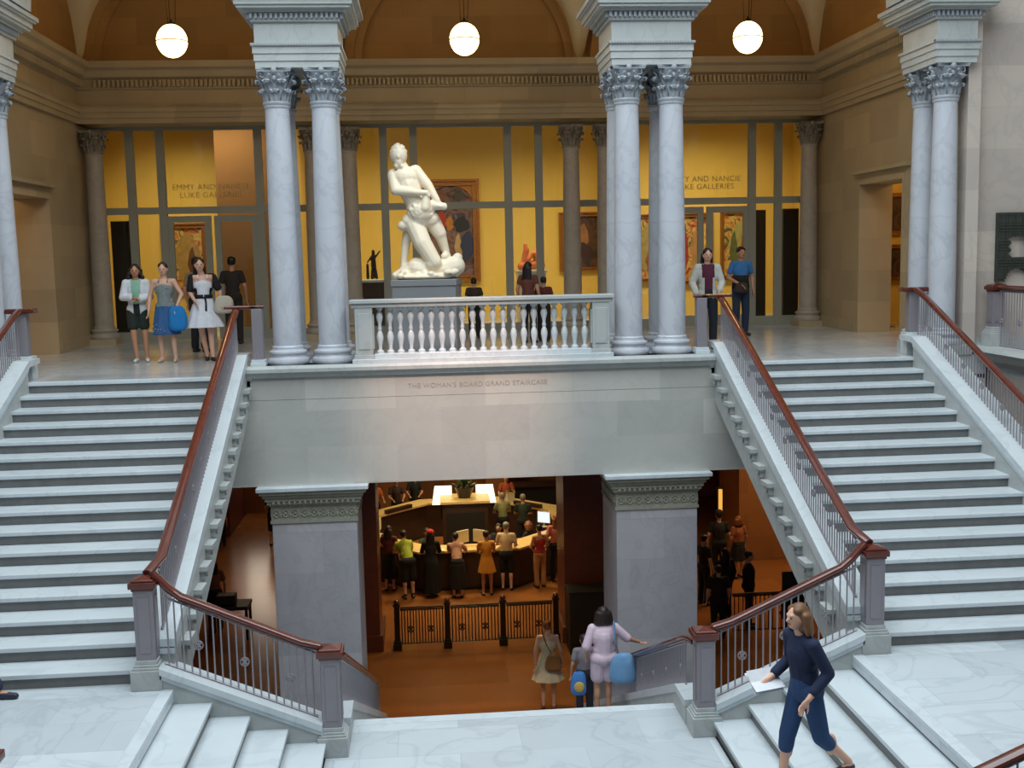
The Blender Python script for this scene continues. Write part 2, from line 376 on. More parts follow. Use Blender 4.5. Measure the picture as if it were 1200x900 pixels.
# short flights down from the side landings to the centre
for s, lab in ((-1, 'short flight of broad marble steps at the lower left, descending toward the middle'), (1, 'short flight of broad marble steps at the lower right, under the woman in navy')):
    t = tag(empty('steps', (s*2.7, -7.3, ZC)), lab, 'stairs'); off = Vector((-s*2.7, 7.3, -ZC))
    def bd(m, name, mt, **k):
        m.v = [tuple(Vector(p)+off) for p in m.v]; return m.build(name, mt, t, **k)
    for i in range(5):
        X = 3.398-.3617*i; Z = ZL-i*H
        bd(MB().box(s*(X-.0), s*(X+.405 if i else X+.12), -9.2, -5.48, Z-.045, Z+.002), 'tread', WHITE_M, bevel=.007)
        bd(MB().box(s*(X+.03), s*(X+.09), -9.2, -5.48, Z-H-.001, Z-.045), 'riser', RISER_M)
    # closing curb with moulded cap on the far side
    k = H/.3617; m = MB()
    zl = lambda X: ZL-(3.398-X)*k
    m.prism([(s*3.52, ZC-.5), (s*1.98, ZC-.5), (s*1.98, zl(1.98)+.08), (s*3.52, zl(3.52)+.08)], 'y', -5.49, -5.25)
    bd(m, 'curb', GREY_M)
    c = MB()
    c.prism([(s*3.52, zl(3.52)+.06), (s*1.98, zl(1.98)+.06), (s*1.98, zl(1.98)+.12), (s*3.52, zl(3.52)+.12)], 'y', -5.51, -5.23)
    c.prism([(s*3.52, zl(3.52)+.11), (s*1.98, zl(1.98)+.11), (s*1.98, zl(1.98)+.175), (s*3.52, zl(3.52)+.175)], 'y', -5.53, -5.21)
    bd(c, 'curb_cap', WHITE_M)
# central flight down to the ground floor
t = tag(empty('staircase', (0, -.8, ZG)), 'central marble stair flight going down from the middle landing to the ground floor', 'stairs'); off = Vector((0, .8, -ZG))
def bd(m, name, mt, **k):
    m.v = [tuple(Vector(p)+off) for p in m.v]; return m.build(name, mt, t, **k)
for k in range(0, 22):
    y = -4.66+k*D; z = ZC-k*H
    if k: bd(MB().box(-1.735, 1.735, y-D+.0, y+.03, z-.045, z-.001), 'tread', WHITE_M)
    else: bd(MB().box(-1.735, 1.735, y-.12, y+.03, z-.045, z+.002), 'tread', WHITE_M)
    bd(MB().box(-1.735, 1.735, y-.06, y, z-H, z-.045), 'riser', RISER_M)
for s in (-1, 1):
    k = H/D; ya, yb = -5.2, 3.1; zf = lambda y: ZC-(y+4.66)*k
    bd(MB().prism([(ya, ZC), (-4.66, ZC), (-4.66, ZG), (yb, ZG), (yb, zf(yb)+.12), (-4.8, ZC+.2), (ya, ZC+.2)], 'x', s*1.735, s*1.925), 'curb', GREY_M)
    bd(MB().prism([(ya, ZC+.2), (-4.8, ZC+.2), (yb, zf(yb)+.11), (yb, zf(yb)+.2), (-4.75, ZC+.27), (ya, ZC+.27)], 'x', s*1.72, s*1.928), 'curb_cap', WHITE_M)

# ================================================================== RAILINGS
ROS = None
def rosette_mesh():
    m = MB(); n = 16; R = .042
    m.tube([(R*math.cos(2*PI*i/n), 0, R*math.sin(2*PI*i/n)) for i in range(n+1)], .0075, 6)
    for a in range(4):
        th = a*PI/2+PI/4; m.tube([(0, 0, 0), (.02*math.cos(th), 0, .02*math.sin(th)), (R*math.cos(th), 0, R*math.sin(th))], [.008, .011, .006], 6)
    m.ell((0, 0, 0), (.013, .013, .013), seg=8, rings=6)
    return m.mesh('rosette', BRONZE_M, True)
def unit_bar(m=BRONZE_M, r=.0085):
    return MB().lathe([(r*1.8, 0), (r*1.8, .02), (r, .03), (r, .97), (r*1.5, .98), (r*1.5, 1.)], 6).mesh('baluster', m, SH)
BAR = unit_bar(); ROS = rosette_mesh(); DBAR = unit_bar(DKBRONZE, .012)
ROSD = ROS.copy(); ROSD.materials[0] = DKBRONZE
def railing(label, pts_bot, pts_top, n, group=None, ros_every=7, barm=None, wood=WOOD_M, rosm=None, rosat=.45, hw=.055, extra=None, ros_off=3, rs_=1.):
    """pts_bot/pts_top: two world points each (curb line / rail line); straight run"""
    A, B = Vector(pts_bot[0]), Vector(pts_bot[1]); T0, T1 = Vector(pts_top[0]), Vector(pts_top[1])
    t = tag(empty('stair_railing', A), label, 'railing', group); d = (B-A); ang = math.atan2(d.y, d.x)
    hr = MB(); path = [p-A for p in (extra(T0, T1) if extra else [T0, T1])]
    hr.tube(path, [hw]*len(path), 12, 1.0, .62); hr.tube([p-Vector((0, 0, .035)) for p in path], [hw*.6]*len(path), 8, 1.0, .6)
    hr.build('handrail', wood, t, smooth=SH)
    sr = MB(); sr.tube([Vector((0, 0, .012)), B-A+Vector((0, 0, .012))], .014, 4); sr.tube([T0-A-Vector((0, 0, .06)), T1-A-Vector((0, 0, .06))], .012, 4)
    sr.build('rail_bar', BRONZE_M if barm is None else barm.materials[0], t)
    for i in range(n):
        u = (i+.5)/n; p = A.lerp(B, u)-A; q = T0.lerp(T1, u)-A; h = q.z-p.z-.04
        b = part('baluster', barm or BAR, t, p); b.scale = (1, 1, h)
        if ros_every and i % ros_every == ros_off:
            q_ = part('rosette', rosm or ROS, t, p+Vector((0, 0, h*rosat)), (0, 0, ang)); q_.scale = (rs_, 1, rs_)
    return t
def newel(x, y, z, label, h=1.1, base=.30, fin=True):
    t = tag(empty('newel_post', (x, y, z)), label, 'post'); b = base/2
    m = MB().box(-b, b, -b, b, 0, .2)
    for r, z0, z1 in ((b-.015, .2, .225), (b-.03, .225, .25), (b-.045, .25, .29)): m.box(-r, r, -r, r, z0, z1)
    m.build('base', GREY_M, t, bevel=.006)
    r = b-.055; m = MB().box(-r, r, -r, r, .28, h-.1)
    for sx, sy in ((1, 0), (-1, 0), (0, 1), (0, -1)):
        if sx: m.box(sx*r, sx*(r+.008), -r*.6, r*.6, .36, h-.18)
        else: m.box(-r*.6, r*.6, sy*r, sy*(r+.008), .36, h-.18)
    m.build('shaft', BRONZE_M, t, bevel=.004)
    m = MB(); q = b-.02
    m.box(-r-.012, r+.012, -r-.012, r+.012, h-.12, h-.09).box(-q, q, -q, q, h-.09, h-.03).box(-q+.02, q-.02, -q+.02, q-.02, h-.03, h-.012)
    v = [(-q+.03, -q+.03, h-.012), (q-.03, -q+.03, h-.012), (q-.03, q-.03, h-.012), (-q+.03, q-.03, h-.012), (0, 0, h+.02)]
    m.add(v, [(3, 2, 1, 0), (0, 1, 4), (1, 2, 4), (2, 3, 4), (3, 0, 4)])
    m.build('cap', WOOD_M, t, bevel=.008)
    return t
kk = H/D
for s, side_n in ((-1, 'left'), (1, 'right')):
    newel(s*3.65, -5.36, ZL, f'grey bronze newel post with wooden cap at the foot of the {side_n} flight, inner side')
    newel(s*1.885, -5.38, ZC, f'grey newel post with wooden cap at the {side_n} of the middle landing')
    railing(f'sloping railing with red wood handrail on the inner edge of the {side_n} flight',
            [(s*3.545, -5.2, kk*-5.2+.31), (s*3.545, .12, .31)], [(s*3.545, -5.2, kk*-5.2+.97), (s*3.545, .12, .97)], 72,
            extra=lambda a, b: [a+Vector((s*.08, -.12, -.04)), a+Vector((0, .12, .05)), a.lerp(b, .96), b-Vector((0, 0, .02)), b+Vector((0, .1, 0))])
    railing(f'sloping railing with red wood handrail on the outer edge of the {side_n} flight',
            [(s*6.65, -5.2, kk*-5.2+.31), (s*6.65, .28, .31)], [(s*6.65, -5.2, kk*-5.2+.97), (s*6.65, .28, 1.0)], 72,
            extra=lambda a, b: [a+Vector((0, -.1, -.04)), a, a.lerp(b, .96), b-Vector((0, 0, .02)), b+Vector((0, .1, 0))])
    zl = lambda X: ZL-(3.398-X)*H/.3617
    railing(f'short railing with round emblems between the two {side_n} newel posts, along the broad steps',
            [(s*3.49, -5.37, zl(3.49)+.175), (s*2.03, -5.37, zl(2.03)+.175)], [(s*3.49, -5.37, zl(3.49)+.92), (s*2.03, -5.37, zl(2.03)+.90)], 20, ros_every=6, ros_off=4,
            extra=lambda a, b: [a+Vector((s*.07, 0, .17)), a+Vector((s*.02, 0, .12)), a+Vector((-s*.06, 0, .03)), a+Vector((-s*.18, 0, -.07)), a.lerp(b, .9), b+Vector((-s*.05, 0, .01))])
    zf = lambda y: ZC-(y+4.66)*kk
    railing(f'railing descending beside the {side_n} edge of the central stairs',
            [(s*1.84, -4.8, zf(-4.8)+.2), (s*1.84, 2.9, zf(2.9)+.2)], [(s*1.84, -4.8, zf(-4.8)+.74), (s*1.84, 2.9, zf(2.9)+.80)], 94, ros_every=9,
            extra=lambda a, b: [a+Vector((0, -.42, .10)), a+Vector((0, -.2, .06)), a, b])
    # top posts with level returns
    t = tag(empty('newel_post', (s*3.25, .13, .14)), f'slim grey post under a level wooden rail at the top of the {side_n} flight', 'post')
    MB().box(-.11, .11, -.12, .12, 0, .05).box(-.1, .1, -.1, .1, .05, .09).build('base', WHITE_M, t, bevel=.005)
    MB().box(-.075, .075, -.075, .075, .09, .82).build('shaft', BRONZE_M, t, bevel=.004)
    MB().box(-.11, s*.46 if s > 0 else .11, -.06, .06, .82, .87).box(.11 if s > 0 else -.46, .0, -.06, .06, .82, .87).build('cap', WOOD_M, t, bevel=.015)
    t = tag(empty('newel_post', (s*6.66, .45, .0)), f'grey post with flat dark wooden top at the head of the {side_n} outer railing', 'post')
    MB().box(-.14, .14, -.08, .14, 0, .34).build('base', WHITE_M, t, bevel=.005)
    MB().box(-.08, .08, -.03, .11, .34, .96).build('shaft', BRONZE_M, t, bevel=.004)
    MB().box(-.2, .2, -.08, .14, .96, 1.03).build('cap', WOOD_M, t, bevel=.015)
    # side balcony railing
    t = newel(s*7.84, .2, .12, f'white-based newel post of the {side_n} side balcony, below the marble wall', h=.94)
    railing(f'level railing of the {side_n} side balcony with red wood handrail',
            [(s*7.84, -3.4, .12), (s*7.84, .08, .12)], [(s*7.84, -3.4, 1.01), (s*7.84, .08, 1.01)], 46)
# near railings cut by the bottom corners of the frame
newel(-3.76, -9.20, ZL, 'wooden-capped newel post cut off at the bottom left corner', h=1.08)
zl = lambda X: ZL-(3.398-X)*H/.3617
railing('short length of red wooden handrail cut off at the bottom right corner',
        [(3.5, -9.32, zl(3.5)+.17), (2.03, -9.32, zl(2.03)+.17)], [(3.5, -9.32, zl(3.5)+.9), (2.03, -9.32, zl(2.03)+.9)], 20, ros_every=5)
newel(3.66, -9.12, ZL, 'newel post near the viewer on the right landing', h=1.08)
# stone balustrade on the bridge
t = tag(empty('balustrade', (0, .12, .14)), 'white marble balustrade with turned balusters in front of the statue', 'balustrade')
for s in (-1, 1):
    m = MB().box(s*1.58, s*1.87, -.16, .14, 0, .12).box(s*1.60, s*1.85, -.14, .12, .12, .80)
    m.box(s*1.58, s*1.60, -.11, .1, .2, .7).box(s*1.64, s*1.81, -.15, -.14, .2, .72)
    m.build('pedestal', GREY_M, t, bevel=.006)
MB().box(-1.9, 1.9, -.2, .16, -.001, .06).box(-1.58, 1.58, -.15, .13, .06, .13).build('plinth', WHITE_M, t, bevel=.005)
MB().box(-1.92, 1.92, -.18, .16, .86, .915).box(-1.9, 1.9, -.15, .13, .80, .86).build('top_rail', GREY_M, t, bevel=.008)
pr = [(.052, 0), (.052, .035), (.03, .05), (.024, .075), (.03, .12), (.046, .2), (.05, .24), (.04, .29), (.024, .325), (.03, .345), (.03, .37), (.022, .39), (.028, .44), (.046, .5), (.05, .53), (.04, .58), (.024, .61), (.03, .63), (.05, .64), (.05, .675)]
BAL = MB().lathe(pr, 14).mesh('baluster', WHITE_M, SH)
for i in range(21): part('baluster', BAL, t, (-1.50+i*.15, -.01, .13))

# ================================================================== COLUMNS
def capital(m_r, h, aw):
    m = MB(); m.lathe([(m_r*1.0, 0), (m_r*1.12, .0), (m_r*1.16, .025), (m_r*1.12, .045), (m_r, .05), (m_r*1.0, h*.5), (m_r*1.15, h*.75), (m_r*1.4, h*.9), (m_r*1.4, h*.92)], 24)
    # acanthus leaves: two rows of eight
    for row, (z0, z1, out) in enumerate(((.05, h*.42, .085), (.09, h*.68, .12))):
        for k in range(8):
            a = 2*PI*(k+.5*row)/8; ca, sa = math.cos(a), math.sin(a)
            pts = [(m_r*1.0, z0), (m_r*1.1, z0+(z1-z0)*.45), (m_r*1.18, z0+(z1-z0)*.8), (m_r+out*.95, z1), (m_r+out, z1-.015), (m_r+out*.85, z1-.045)]
            ws = [.35, .42, .42, .40, .3, .18]; v = []; f = []
            for (r, z), w in zip(pts, ws):
                hw = m_r*w
                for q in (-1, -.5, 0, .5, 1):
                    rr = r+(.018 if q == 0 else (-.004 if abs(q) == .5 else .004)); v.append((rr*ca-q*hw*sa, rr*sa+q*hw*ca, z-(abs(q) == 1)*.012))
            n = len(pts)
            for i in range(n-1):
                for j in range(4): f.append((i*5+j, i*5+j+1, (i+1)*5+j+1, (i+1)*5+j))
            m.add(v, f)
            m.ell((ca*(m_r+out*.8), sa*(m_r+out*.8), z1-.012), (.03, .03, .02), seg=8, rings=6)
    # corner volutes and middle rosettes
    for k in range(4):
        a = PI/4+k*PI/2; R = aw*1.02; c = Vector((R*math.cos(a), R*math.sin(a), h*.80)); d = Vector((math.cos(a), math.sin(a), 0))
        pts = [Vector((m_r*1.1*math.cos(a), m_r*1.1*math.sin(a), h*.5)), Vector((R*.75*math.cos(a), R*.75*math.sin(a), h*.74))]
        for q in range(14):
            th = PI*.9-q*.55; rr = .052*(1-q/17.); pts.append(c+d*rr*math.cos(th)*1.-d*.03+Vector((0, 0, rr*math.sin(th))))
        m.tube(pts, [.014, .018]+[.017-.0007*q for q in range(14)], 6)
        for sg in (-1, 1):
            b = a+sg*.42; m.tube([Vector((m_r*1.1*math.cos(b), m_r*1.1*math.sin(b), h*.5)), Vector((m_r*1.45*math.cos(b), m_r*1.45*math.sin(b), h*.75)), Vector((m_r*1.5*math.cos(b+sg*.12), m_r*1.5*math.sin(b+sg*.12), h*.82))], [.012, .014, .02], 6)
        b = k*PI/2; m.ell((aw*.86*math.cos(b), aw*.86*math.sin(b), h*.92), (.045, .045, .05), seg=10, rings=8)
        m.ell((aw*.8*math.cos(b), aw*.8*math.sin(b), h*.72), (.03, .03, .04), seg=8, rings=6)
    # concave abacus
    pl = []
    for k in range(4):
        a = PI/4+k*PI/2
        for j in range(8):
            u = j/8.; P0 = Vector((math.cos(a), math.sin(a)))*aw*1.28; P1 = Vector((math.cos(a+PI/2), math.sin(a+PI/2)))*aw*1.28
            p = P0.lerp(P1, u); inn = Vector((math.cos(a+PI/4), math.sin(a+PI/4)))*(-.055*math.sin(PI*u)); pl.append(tuple(p+inn))
    m.prism(pl, 'z', h*.9, h*.95); m.prism([(x*1.04, y*1.04) for x, y in pl], 'z', h*.95, h)
    return m
def shaft_mesh(r0, r1, h, mt):
    pr = [(r0*1.1, 0), (r0*1.1, .03), (r0*1.02, .05)]+[(r0+(r1-r0)*(max(0, u-.25)/.75)**1.3, .05+(h-.1)*u) for u in [i/12. for i in range(13)]]+[(r1*1.06, h-.04), (r1*1.1, h-.02), (r1*1.1, h)]
    return MB().lathe(pr, 32).mesh('shaft', mt, SH)
def base_mesh(r, h, mt, pl=True):
    pr = [(r*1.42, 0), (r*1.46, .02), (r*1.48, .05), (r*1.42, .085), (r*1.26, .095), (r*1.2, .12), (r*1.24, .145), (r*1.32, .165), (r*1.3, .19), (r*1.12, .2), (r*1.08, h)]
    return MB().lathe(pr, 32).mesh('base', mt, SH)
FSH = shaft_mesh(.205, .172, 3.48, COL_M); FBA = base_mesh(.212, .22, COL_M); FCA = capital(.175, .5, .265).mesh('capital', CAP_M, .5)
BSH = shaft_mesh(.19, .165, 3.53, BACKCOL); BBA = base_mesh(.2, .22, BACKCOL); BCA = capital(.168, .47, .25).mesh('capital', BACKCAP, .5)
def column(x, y, z, label, sh, ba, ca, hs, hb, group=None):
    t = tag(empty('column', (x, y, z)), label, 'column', group)
    part('base', ba, t); part('shaft', sh, t, (0, 0, hb)); part('capital', ca, t, (0, 0, hb+hs)); return t
for s, sn in ((-1, 'left'), (1, 'right')):
    for x, xn in ((2.2, 'inner'), (2.86, 'outer')):
        for y, yn in ((.35, 'front'), (1.05, 'rear')):
            column(s*x, y, .14, f'grey marble Corinthian column, {xn} {yn} one of the cluster to the {sn} of the balustrade', FSH, FBA, FCA, 3.48, .22)
    for y, yn in ((.40, 'front'), (1.10, 'rear')):
        column(s*7.07, y, .14, f'grey marble Corinthian column, {yn} one of the pair against the {sn} side wall', FSH, FBA, FCA, 3.48, .22)
    struct(MB().box(s*1.9, s*3.18, .02, 1.4, 0, .14).build('trim_10', GREY_M))
    struct(MB().box(s*6.82, s*7.44, .1, 1.4, 0, .14).build('trim_10', GREY_M))
    for x, xn in ((2.3, 'inner'), (3.02, 'outer')):
        column(s*x, 7.25, .12, f'{xn} warm-toned column before the glass wall, {sn} of the middle bay', BSH, BBA, BCA, 3.60, .22).scale = (1, 1, .99)
    column(s*7.38, 7.25, .12, f'warm-toned column in the far {sn} corner of the gallery', BSH, BBA, BCA, 3.60, .22).scale = (1, 1, .99)
    struct(MB().box(s*2.0, s*3.3, 6.98, 7.52, 0, .12).box(s*7.1, s*7.62, 6.98, 7.52, 0, .12).build('trim_11', GALL_M))
for p in list(bpy.data.objects):
    if p.name.startswith('column') and abs(p.location.y-7.25) < .01:
        for ch in p.children:
            if ch.name.startswith('capital'): ch.location.z = .22+3.53
# entablature blocks over the clusters
def ent_block(x0, x1, y0, y1, label):
    cx, cy = (x0+x1)/2, (y0+y1)/2; hx, hy = (x1-x0)/2, (y1-y0)/2
    t = tag(empty('entablature_block', (cx, cy, 4.34)), label, 'entablature')
    m = MB()
    for a, z0, z1 in ((0, 0, .09), (.015, .09, .19), (.03, .19, .29), (.05, .29, .33)): m.box(-hx-a, hx+a, -hy-a, hy+a, z0, z1)
    m.build('architrave', GREY_M, t)
    m = MB().box(-hx, hx, -hy, hy, .33, .64); m.build('frieze', GREY_M, t)
    m = MB(); 
    x = -hx-.04
    while x < hx+.02: m.box(x, x+.035, -hy-.09, -hy, .66, .73).box(x, x+.035, hy, hy+.09, .66, .73); x += .07
    y = -hy-.04
    while y < hy+.02: m.box(-hx-.09, -hx, y, y+.035, .66, .73).box(hx, hx+.09, y, y+.035, .66, .73); y += .07
    m.build('dentil_band', CAP_M, t); m = MB(); x = -hx-.05
    while x < hx+.04: m.box(x, x+.02, -hy-.07, -hy, .298, .325); x += .04
    m.build('bead_course', CAP_M, t)
    m = MB()
    for a, z0, z1 in ((.04, .62, .74), (.12, .74, .78), (.2, .78, .82), (.23, .82, .90), (.27, .90, .93), (.3, .93, .99)): m.box(-hx-a, hx+a, -hy-a, hy+a, z0, z1)
    m.build('cornice', GREY_M, t)
for s, sn in ((-1, 'left'), (1, 'right')):
    a, b = sorted((s*1.95, s*3.11)); ent_block(a, b, .12, 1.28, f'grey moulded entablature block carried by the {sn} column cluster')
    a, b = sorted((s*6.80, s*7.42)); ent_block(a, b, .15, 1.33, f'grey moulded entablature block over the wall columns on the {sn}')
# lower piers
def pier(x0, x1, y0, y1, z1, mt, capm, label, ch=.56):
    cx, cy = (x0+x1)/2, (y0+y1)/2; hx, hy = (x1-x0)/2, (y1-y0)/2; h = z1-ZG
    t = tag(empty('pier', (cx, cy, ZG)), label, 'pier')
    MB().box(-hx, hx, -hy, hy, 0, h-ch).build('shaft', mt, t, bevel=.01)
    MB().box(-hx-.06, hx+.06, -hy-.06, hy+.06, 0, .35).build('base', mt, t, bevel=.01)
    m = MB()
    for a, z0, z1_ in ((.015, ch, ch-.04), (.0, ch-.04, ch-.28), (.03, ch-.28, ch-.24), (.045, ch-.285, ch-.32)): pass
    m.box(-hx-.02, hx+.02, -hy-.02, hy+.02, h-ch, h-ch+.04).box(-hx-.008, hx+.008, -hy-.008, hy+.008, h-ch+.04, h-.30)
    for a, z0, z1_ in ((.03, .30, .27), (.055, .27, .22), (.08, .22, .16), (.11, .16, .11), (.15, .11, .06)): m.box(-hx-a, hx+a, -hy-a, hy+a, h-z0, h-z1_)
    # carved band and egg row
    n = int(2*hx/.13)
    for i in range(n):
        x = -hx+(i+.5)*2*hx/n; zc = h-ch+.15
        m.tube([(x+.042*math.cos(q*.7), -hy-.014, zc+.055*math.sin(q*.7)) for q in range(10)], .012, 5)
        m.ell((x+.065, -hy-.01, zc-.03), (.02, .016, .035), seg=6, rings=5); m.ell((x, -hy-.016, zc), (.018, .014, .024), seg=6, rings=5)
    n = int(2*hy/.13)
    for sg in (-1, 1):
        for i in range(n):
            y = -hy+(i+.5)*2*hy/n; zc = h-ch+.15
            m.tube([(sg*(hx+.014), y+.042*math.cos(q*.7), zc+.055*math.sin(q*.7)) for q in range(10)], .012, 5)
    n = int(2*hx/.075)
    for i in range(n): m.ell((-hx+(i+.5)*2*hx/n, -hy-.075, h-.245), (.024, .022, .03), seg=6, rings=5)
    m.build('capital', capm, t)
    MB().box(-hx-.19, hx+.19, -hy-.19, hy+.19, h-.06, h-.001).build('abacus', WHITE_M if mt is PIER_M else mt, t, bevel=.008)
CAPB = mat('pier_capital_stone', (168, 166, 150), .65, (128, 126, 112), 12, bump=.3)
for s, sn in ((-1, 'left'), (1, 'right')):
    a, b = sorted((s*1.93, s*3.16)); pier(a, b, .02, 1.3, -1.62, PIER_M, CAPB, f'massive grey marble pier with carved capital under the {sn} end of the bridge')
    a, b = sorted((s*1.98, s*3.25)); pier(a, b, 6.9, 8.2, -1.62, WARMSTONE, WARMSTONE, f'dark reddish pier further back in the lobby, on the {sn}')

# ================================================================== GLASS WALL
YG = 7.84
frames = MB(); mx = [-7.6, -6.82, -6.2, -4.2, -3.55, -1.6, -.97, 1.02, 1.68, 3.6, 4.25, 6.32, 6.9, 7.58]
for x in mx: frames.box(x-.08, x+.08, YG-.06, YG+.06, 0, 4.42)
frames.box(-7.64, 7.64, YG-.055, YG+.055, 2.65, 2.79).box(-7.64, 7.64, YG-.055, YG+.055, 4.36, 4.44)
for a, b in zip(mx[:-1], mx[1:]):
    if (a, b) in ((-6.2, -4.2), (4.25, 6.32)): continue
    frames.box(a, b, YG-.05, YG+.05, 0, .2)
wf = struct(frames.build('window_1', METAL_M))
for a, b in zip(mx[:-1], mx[1:]):
    p = MB().box(a+.06, b-.06, YG-.008, YG+.008, 2.78, 4.36); q = p.build('pane', GLASS, wf)
    if (a, b) not in ((-6.2, -4.2), (4.25, 6.32)): MB().box(a+.06, b-.06, YG-.008, YG+.008, .2, 2.66).build('pane', GLASS, wf)
for i, (a, b) in enumerate(((-6.2, -4.2), (4.25, 6.32))):
    mid = (a+b)/2
    for j, (c, d) in enumerate(((a+.06, mid-.035), (mid+.035, b-.06))):
        dm = MB().box(c, c+.13, YG-.04, YG+.04, .01, 2.6).box(d-.13, d, YG-.04, YG+.04, .01, 2.6).box(c+.13, d-.13, YG-.04, YG+.04, 2.47, 2.6).box(c+.13, d-.13, YG-.04, YG+.04, .01, .25)
        dr = struct(dm.build('door_%d' % (i*2+j+1), METAL_M)); MB().box(c+.13, d-.13, YG-.006, YG+.006, .25, 2.47).build('pane', GLASS, dr)
        hx = d-.07 if j == 0 else c+.07
        MB().tube([(hx, YG-.04, 1.0), (hx, YG-.1, 1.02), (hx, YG-.1, 1.3), (hx, YG-.04, 1.32)], .012, 8).build('door_handle', DKBRONZE, dr)
LET = mat('glass_lettering', (178, 148, 74), .6); LETL = mat('glass_lettering_pale', (190, 160, 90), .6)
for xc, mm in ((-5.2, LETL), (5.28, LET)):
    lettering('EMMY AND NANCIE\nLUKE GALLERIES', .165, (xc, YG-.012, 3.14), (PI/2, 0, 0), mm, wf, 'lettering', .001)
# yellow gallery behind the glass
YB = 13.0
struct(MB().box(-3.9, 4.1, YB, YB+.2, 0, 5.2).build('wall_gallery_back', YELLOW_M))
struct(MB().box(-8.9, -3.9, 12.2, 12.4, 0, 5.2).build('wall_gallery_left', YELLOW_M))
struct(MB().box(4.1, 8.9, 12.2, 12.4, 0, 5.2).build('wall_gallery_right', YELLOW_M))
struct(MB().box(-3.9, -3.7, 10.2, 13, 0, 5.2).box(3.95, 4.1, 11.6, 13, 0, 5.2).build('wall_gallery_partition', YELLOW_M))
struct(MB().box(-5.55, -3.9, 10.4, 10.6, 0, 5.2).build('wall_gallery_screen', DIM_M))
struct(MB().box(-8.9, -8.7, 7.95, 12.4, 0, 5.2).box(8.7, 8.9, 7.95, 12.4, 0, 5.2).build('wall_gallery_side', YELLOW_M))
struct(MB().box(-8.9, 8.9, 7.95, 13.2, 5.2, 5.35).build('ceiling', VAULT_M))
struct(MB().box(-8.9, 8.9, 7.9, 8.0, 5.0, 5.6).build('wall_back', LUN_M))
for x0, x1, y in ((-7.5, -6.95, 8.6), (7.25, 7.6, 8.5), (6.75, 7.0, 9.0)):
    struct(MB().box(x0, x1, y, y+.12, .0, 2.55).build('door_5', BLACK_M))
# ================================================================== PAINTINGS
def painting(x, y, z0, z1, w, label, cm, arch=False, rz=0., fw=.13, shapes=()):
    t = tag(empty('painting', (x, y, z0), rz), label, 'painting'); h = z1-z0; q = w/2
    m = MB()
    for a, b, dpt in ((0, fw*.35, .1), (fw*.35, fw*.75, .06), (fw*.75, fw, .085)):
        m.box(-q+a, -q+b, -dpt, 0, a, h-a).box(q-b, q-a, -dpt, 0, a, h-a).box(-q+b, q-b, -dpt, 0, a, b).box(-q+b, q-b, -dpt, 0, h-b, h-a)
    if arch:
        r = q-fw; n = 16; zc = h-fw-r*.75
        for s in (-1, 1):
            pl = [(s*r, h-fw), (s*r, zc)]+[(s*r*math.cos(PI/2*k/n), zc+r*.75*math.sin(PI/2*k/n)) for k in range(1, n+1)]
            m.prism(pl if s < 0 else pl[::-1], 'y', -.05, -.01)
    m.build('frame', GOLD_M, t)
    MB().box(-q+fw*.9, q-fw*.9, -.02, -.008, fw*.9, h-fw*.9).build('canvas', cm, t)
    for k, (sx, sz, rx, rz_, col) in enumerate(shapes):
        mm = MATS.get('paint_%d_%d_%d' % col) or mat('paint_%d_%d_%d' % col, col, .6, tuple(int(c*.6) for c in col), 8)
        n = 14; pl = [(sx*q+rx*math.cos(2*PI*i/n)*(1+.2*math.sin(3*i)), h*sz+rz_*math.sin(2*PI*i/n)*(1+.15*math.cos(2*i))) for i in range(n)]
        MB().prism(pl, 'y', -.024-.002*k, -.02-.002*k).build('painted_figure', mm, t)
    return t
dark = ramp_mat('dark_canvas', [(24, 20, 18), (60, 40, 28), (96, 60, 30), (40, 34, 44)], 3)
colr = ramp_mat('bright_canvas', [(120, 40, 20), (190, 100, 40), (210, 180, 90), (60, 80, 60), (150, 60, 30)], 3.5)
cent = ramp_mat('altar_canvas', [(60, 46, 44), (96, 70, 60), (130, 96, 88), (52, 60, 84), (80, 56, 48)], 2.4)
painting(-.10, YB-.005, .98, 3.62, 1.52, 'tall arched painting in a carved gilt frame, partly hidden by the marble statue', cent, True, fw=.17,
         shapes=((-.3, .6, .14, .24, (200, 60, 34)), (-.02, .57, .1, .18, (216, 140, 40)), (-.62, .6, .12, .26, (52, 84, 54)), (.38, .56, .2, .2, (40, 44, 50)), (.25, .34, .09, .34, (214, 180, 120)), (.55, .35, .16, .36, (50, 62, 100)), (-.35, .32, .22, .26, (140, 110, 110)), (-.3, .84, .12, .16, (150, 96, 60)), (.3, .84, .12, .14, (90, 80, 76))))
painting(3.3, YB-.005, 1.18, 2.72, 1.15, 'dark portrait-format painting in a gilt frame seen between the right columns', dark, fw=.11, shapes=((.1, .6, .14, .3, (190, 130, 70)), (.0, .35, .3, .2, (70, 34, 30))))
painting(-3.2, YB-.005, .9, 2.75, 1.1, 'dark red painting glimpsed between the left columns', dark, fw=.1, shapes=((.3, .5, .2, .4, (150, 90, 44)), (.1, .4, .12, .2, (190, 50, 34))))
painting(6.0, 12.195, .8, 2.62, 1.2, 'tall reddish panel painting seen through the right glass doors', colr, fw=.1, shapes=((-.3, .5, .14, .6, (190, 60, 36)), (.3, .5, .16, .5, (206, 150, 80))))
painting(7.3, 12.195, .9, 2.66, 1.0, 'pale green and orange painting right of the reddish panel', colr, fw=.08, shapes=((.0, .5, .26, .6, (200, 190, 110)), (.3, .45, .12, .45, (190, 96, 40)), (-.3, .4, .1, .5, (110, 120, 60))))
painting(4.9, 12.195, .9, 2.6, .8, 'narrow yellowish painting at the left of the reddish panel', colr, fw=.07, shapes=((0, .5, .2, .6, (196, 176, 96)), (.2, .3, .12, .3, (190, 90, 30))))
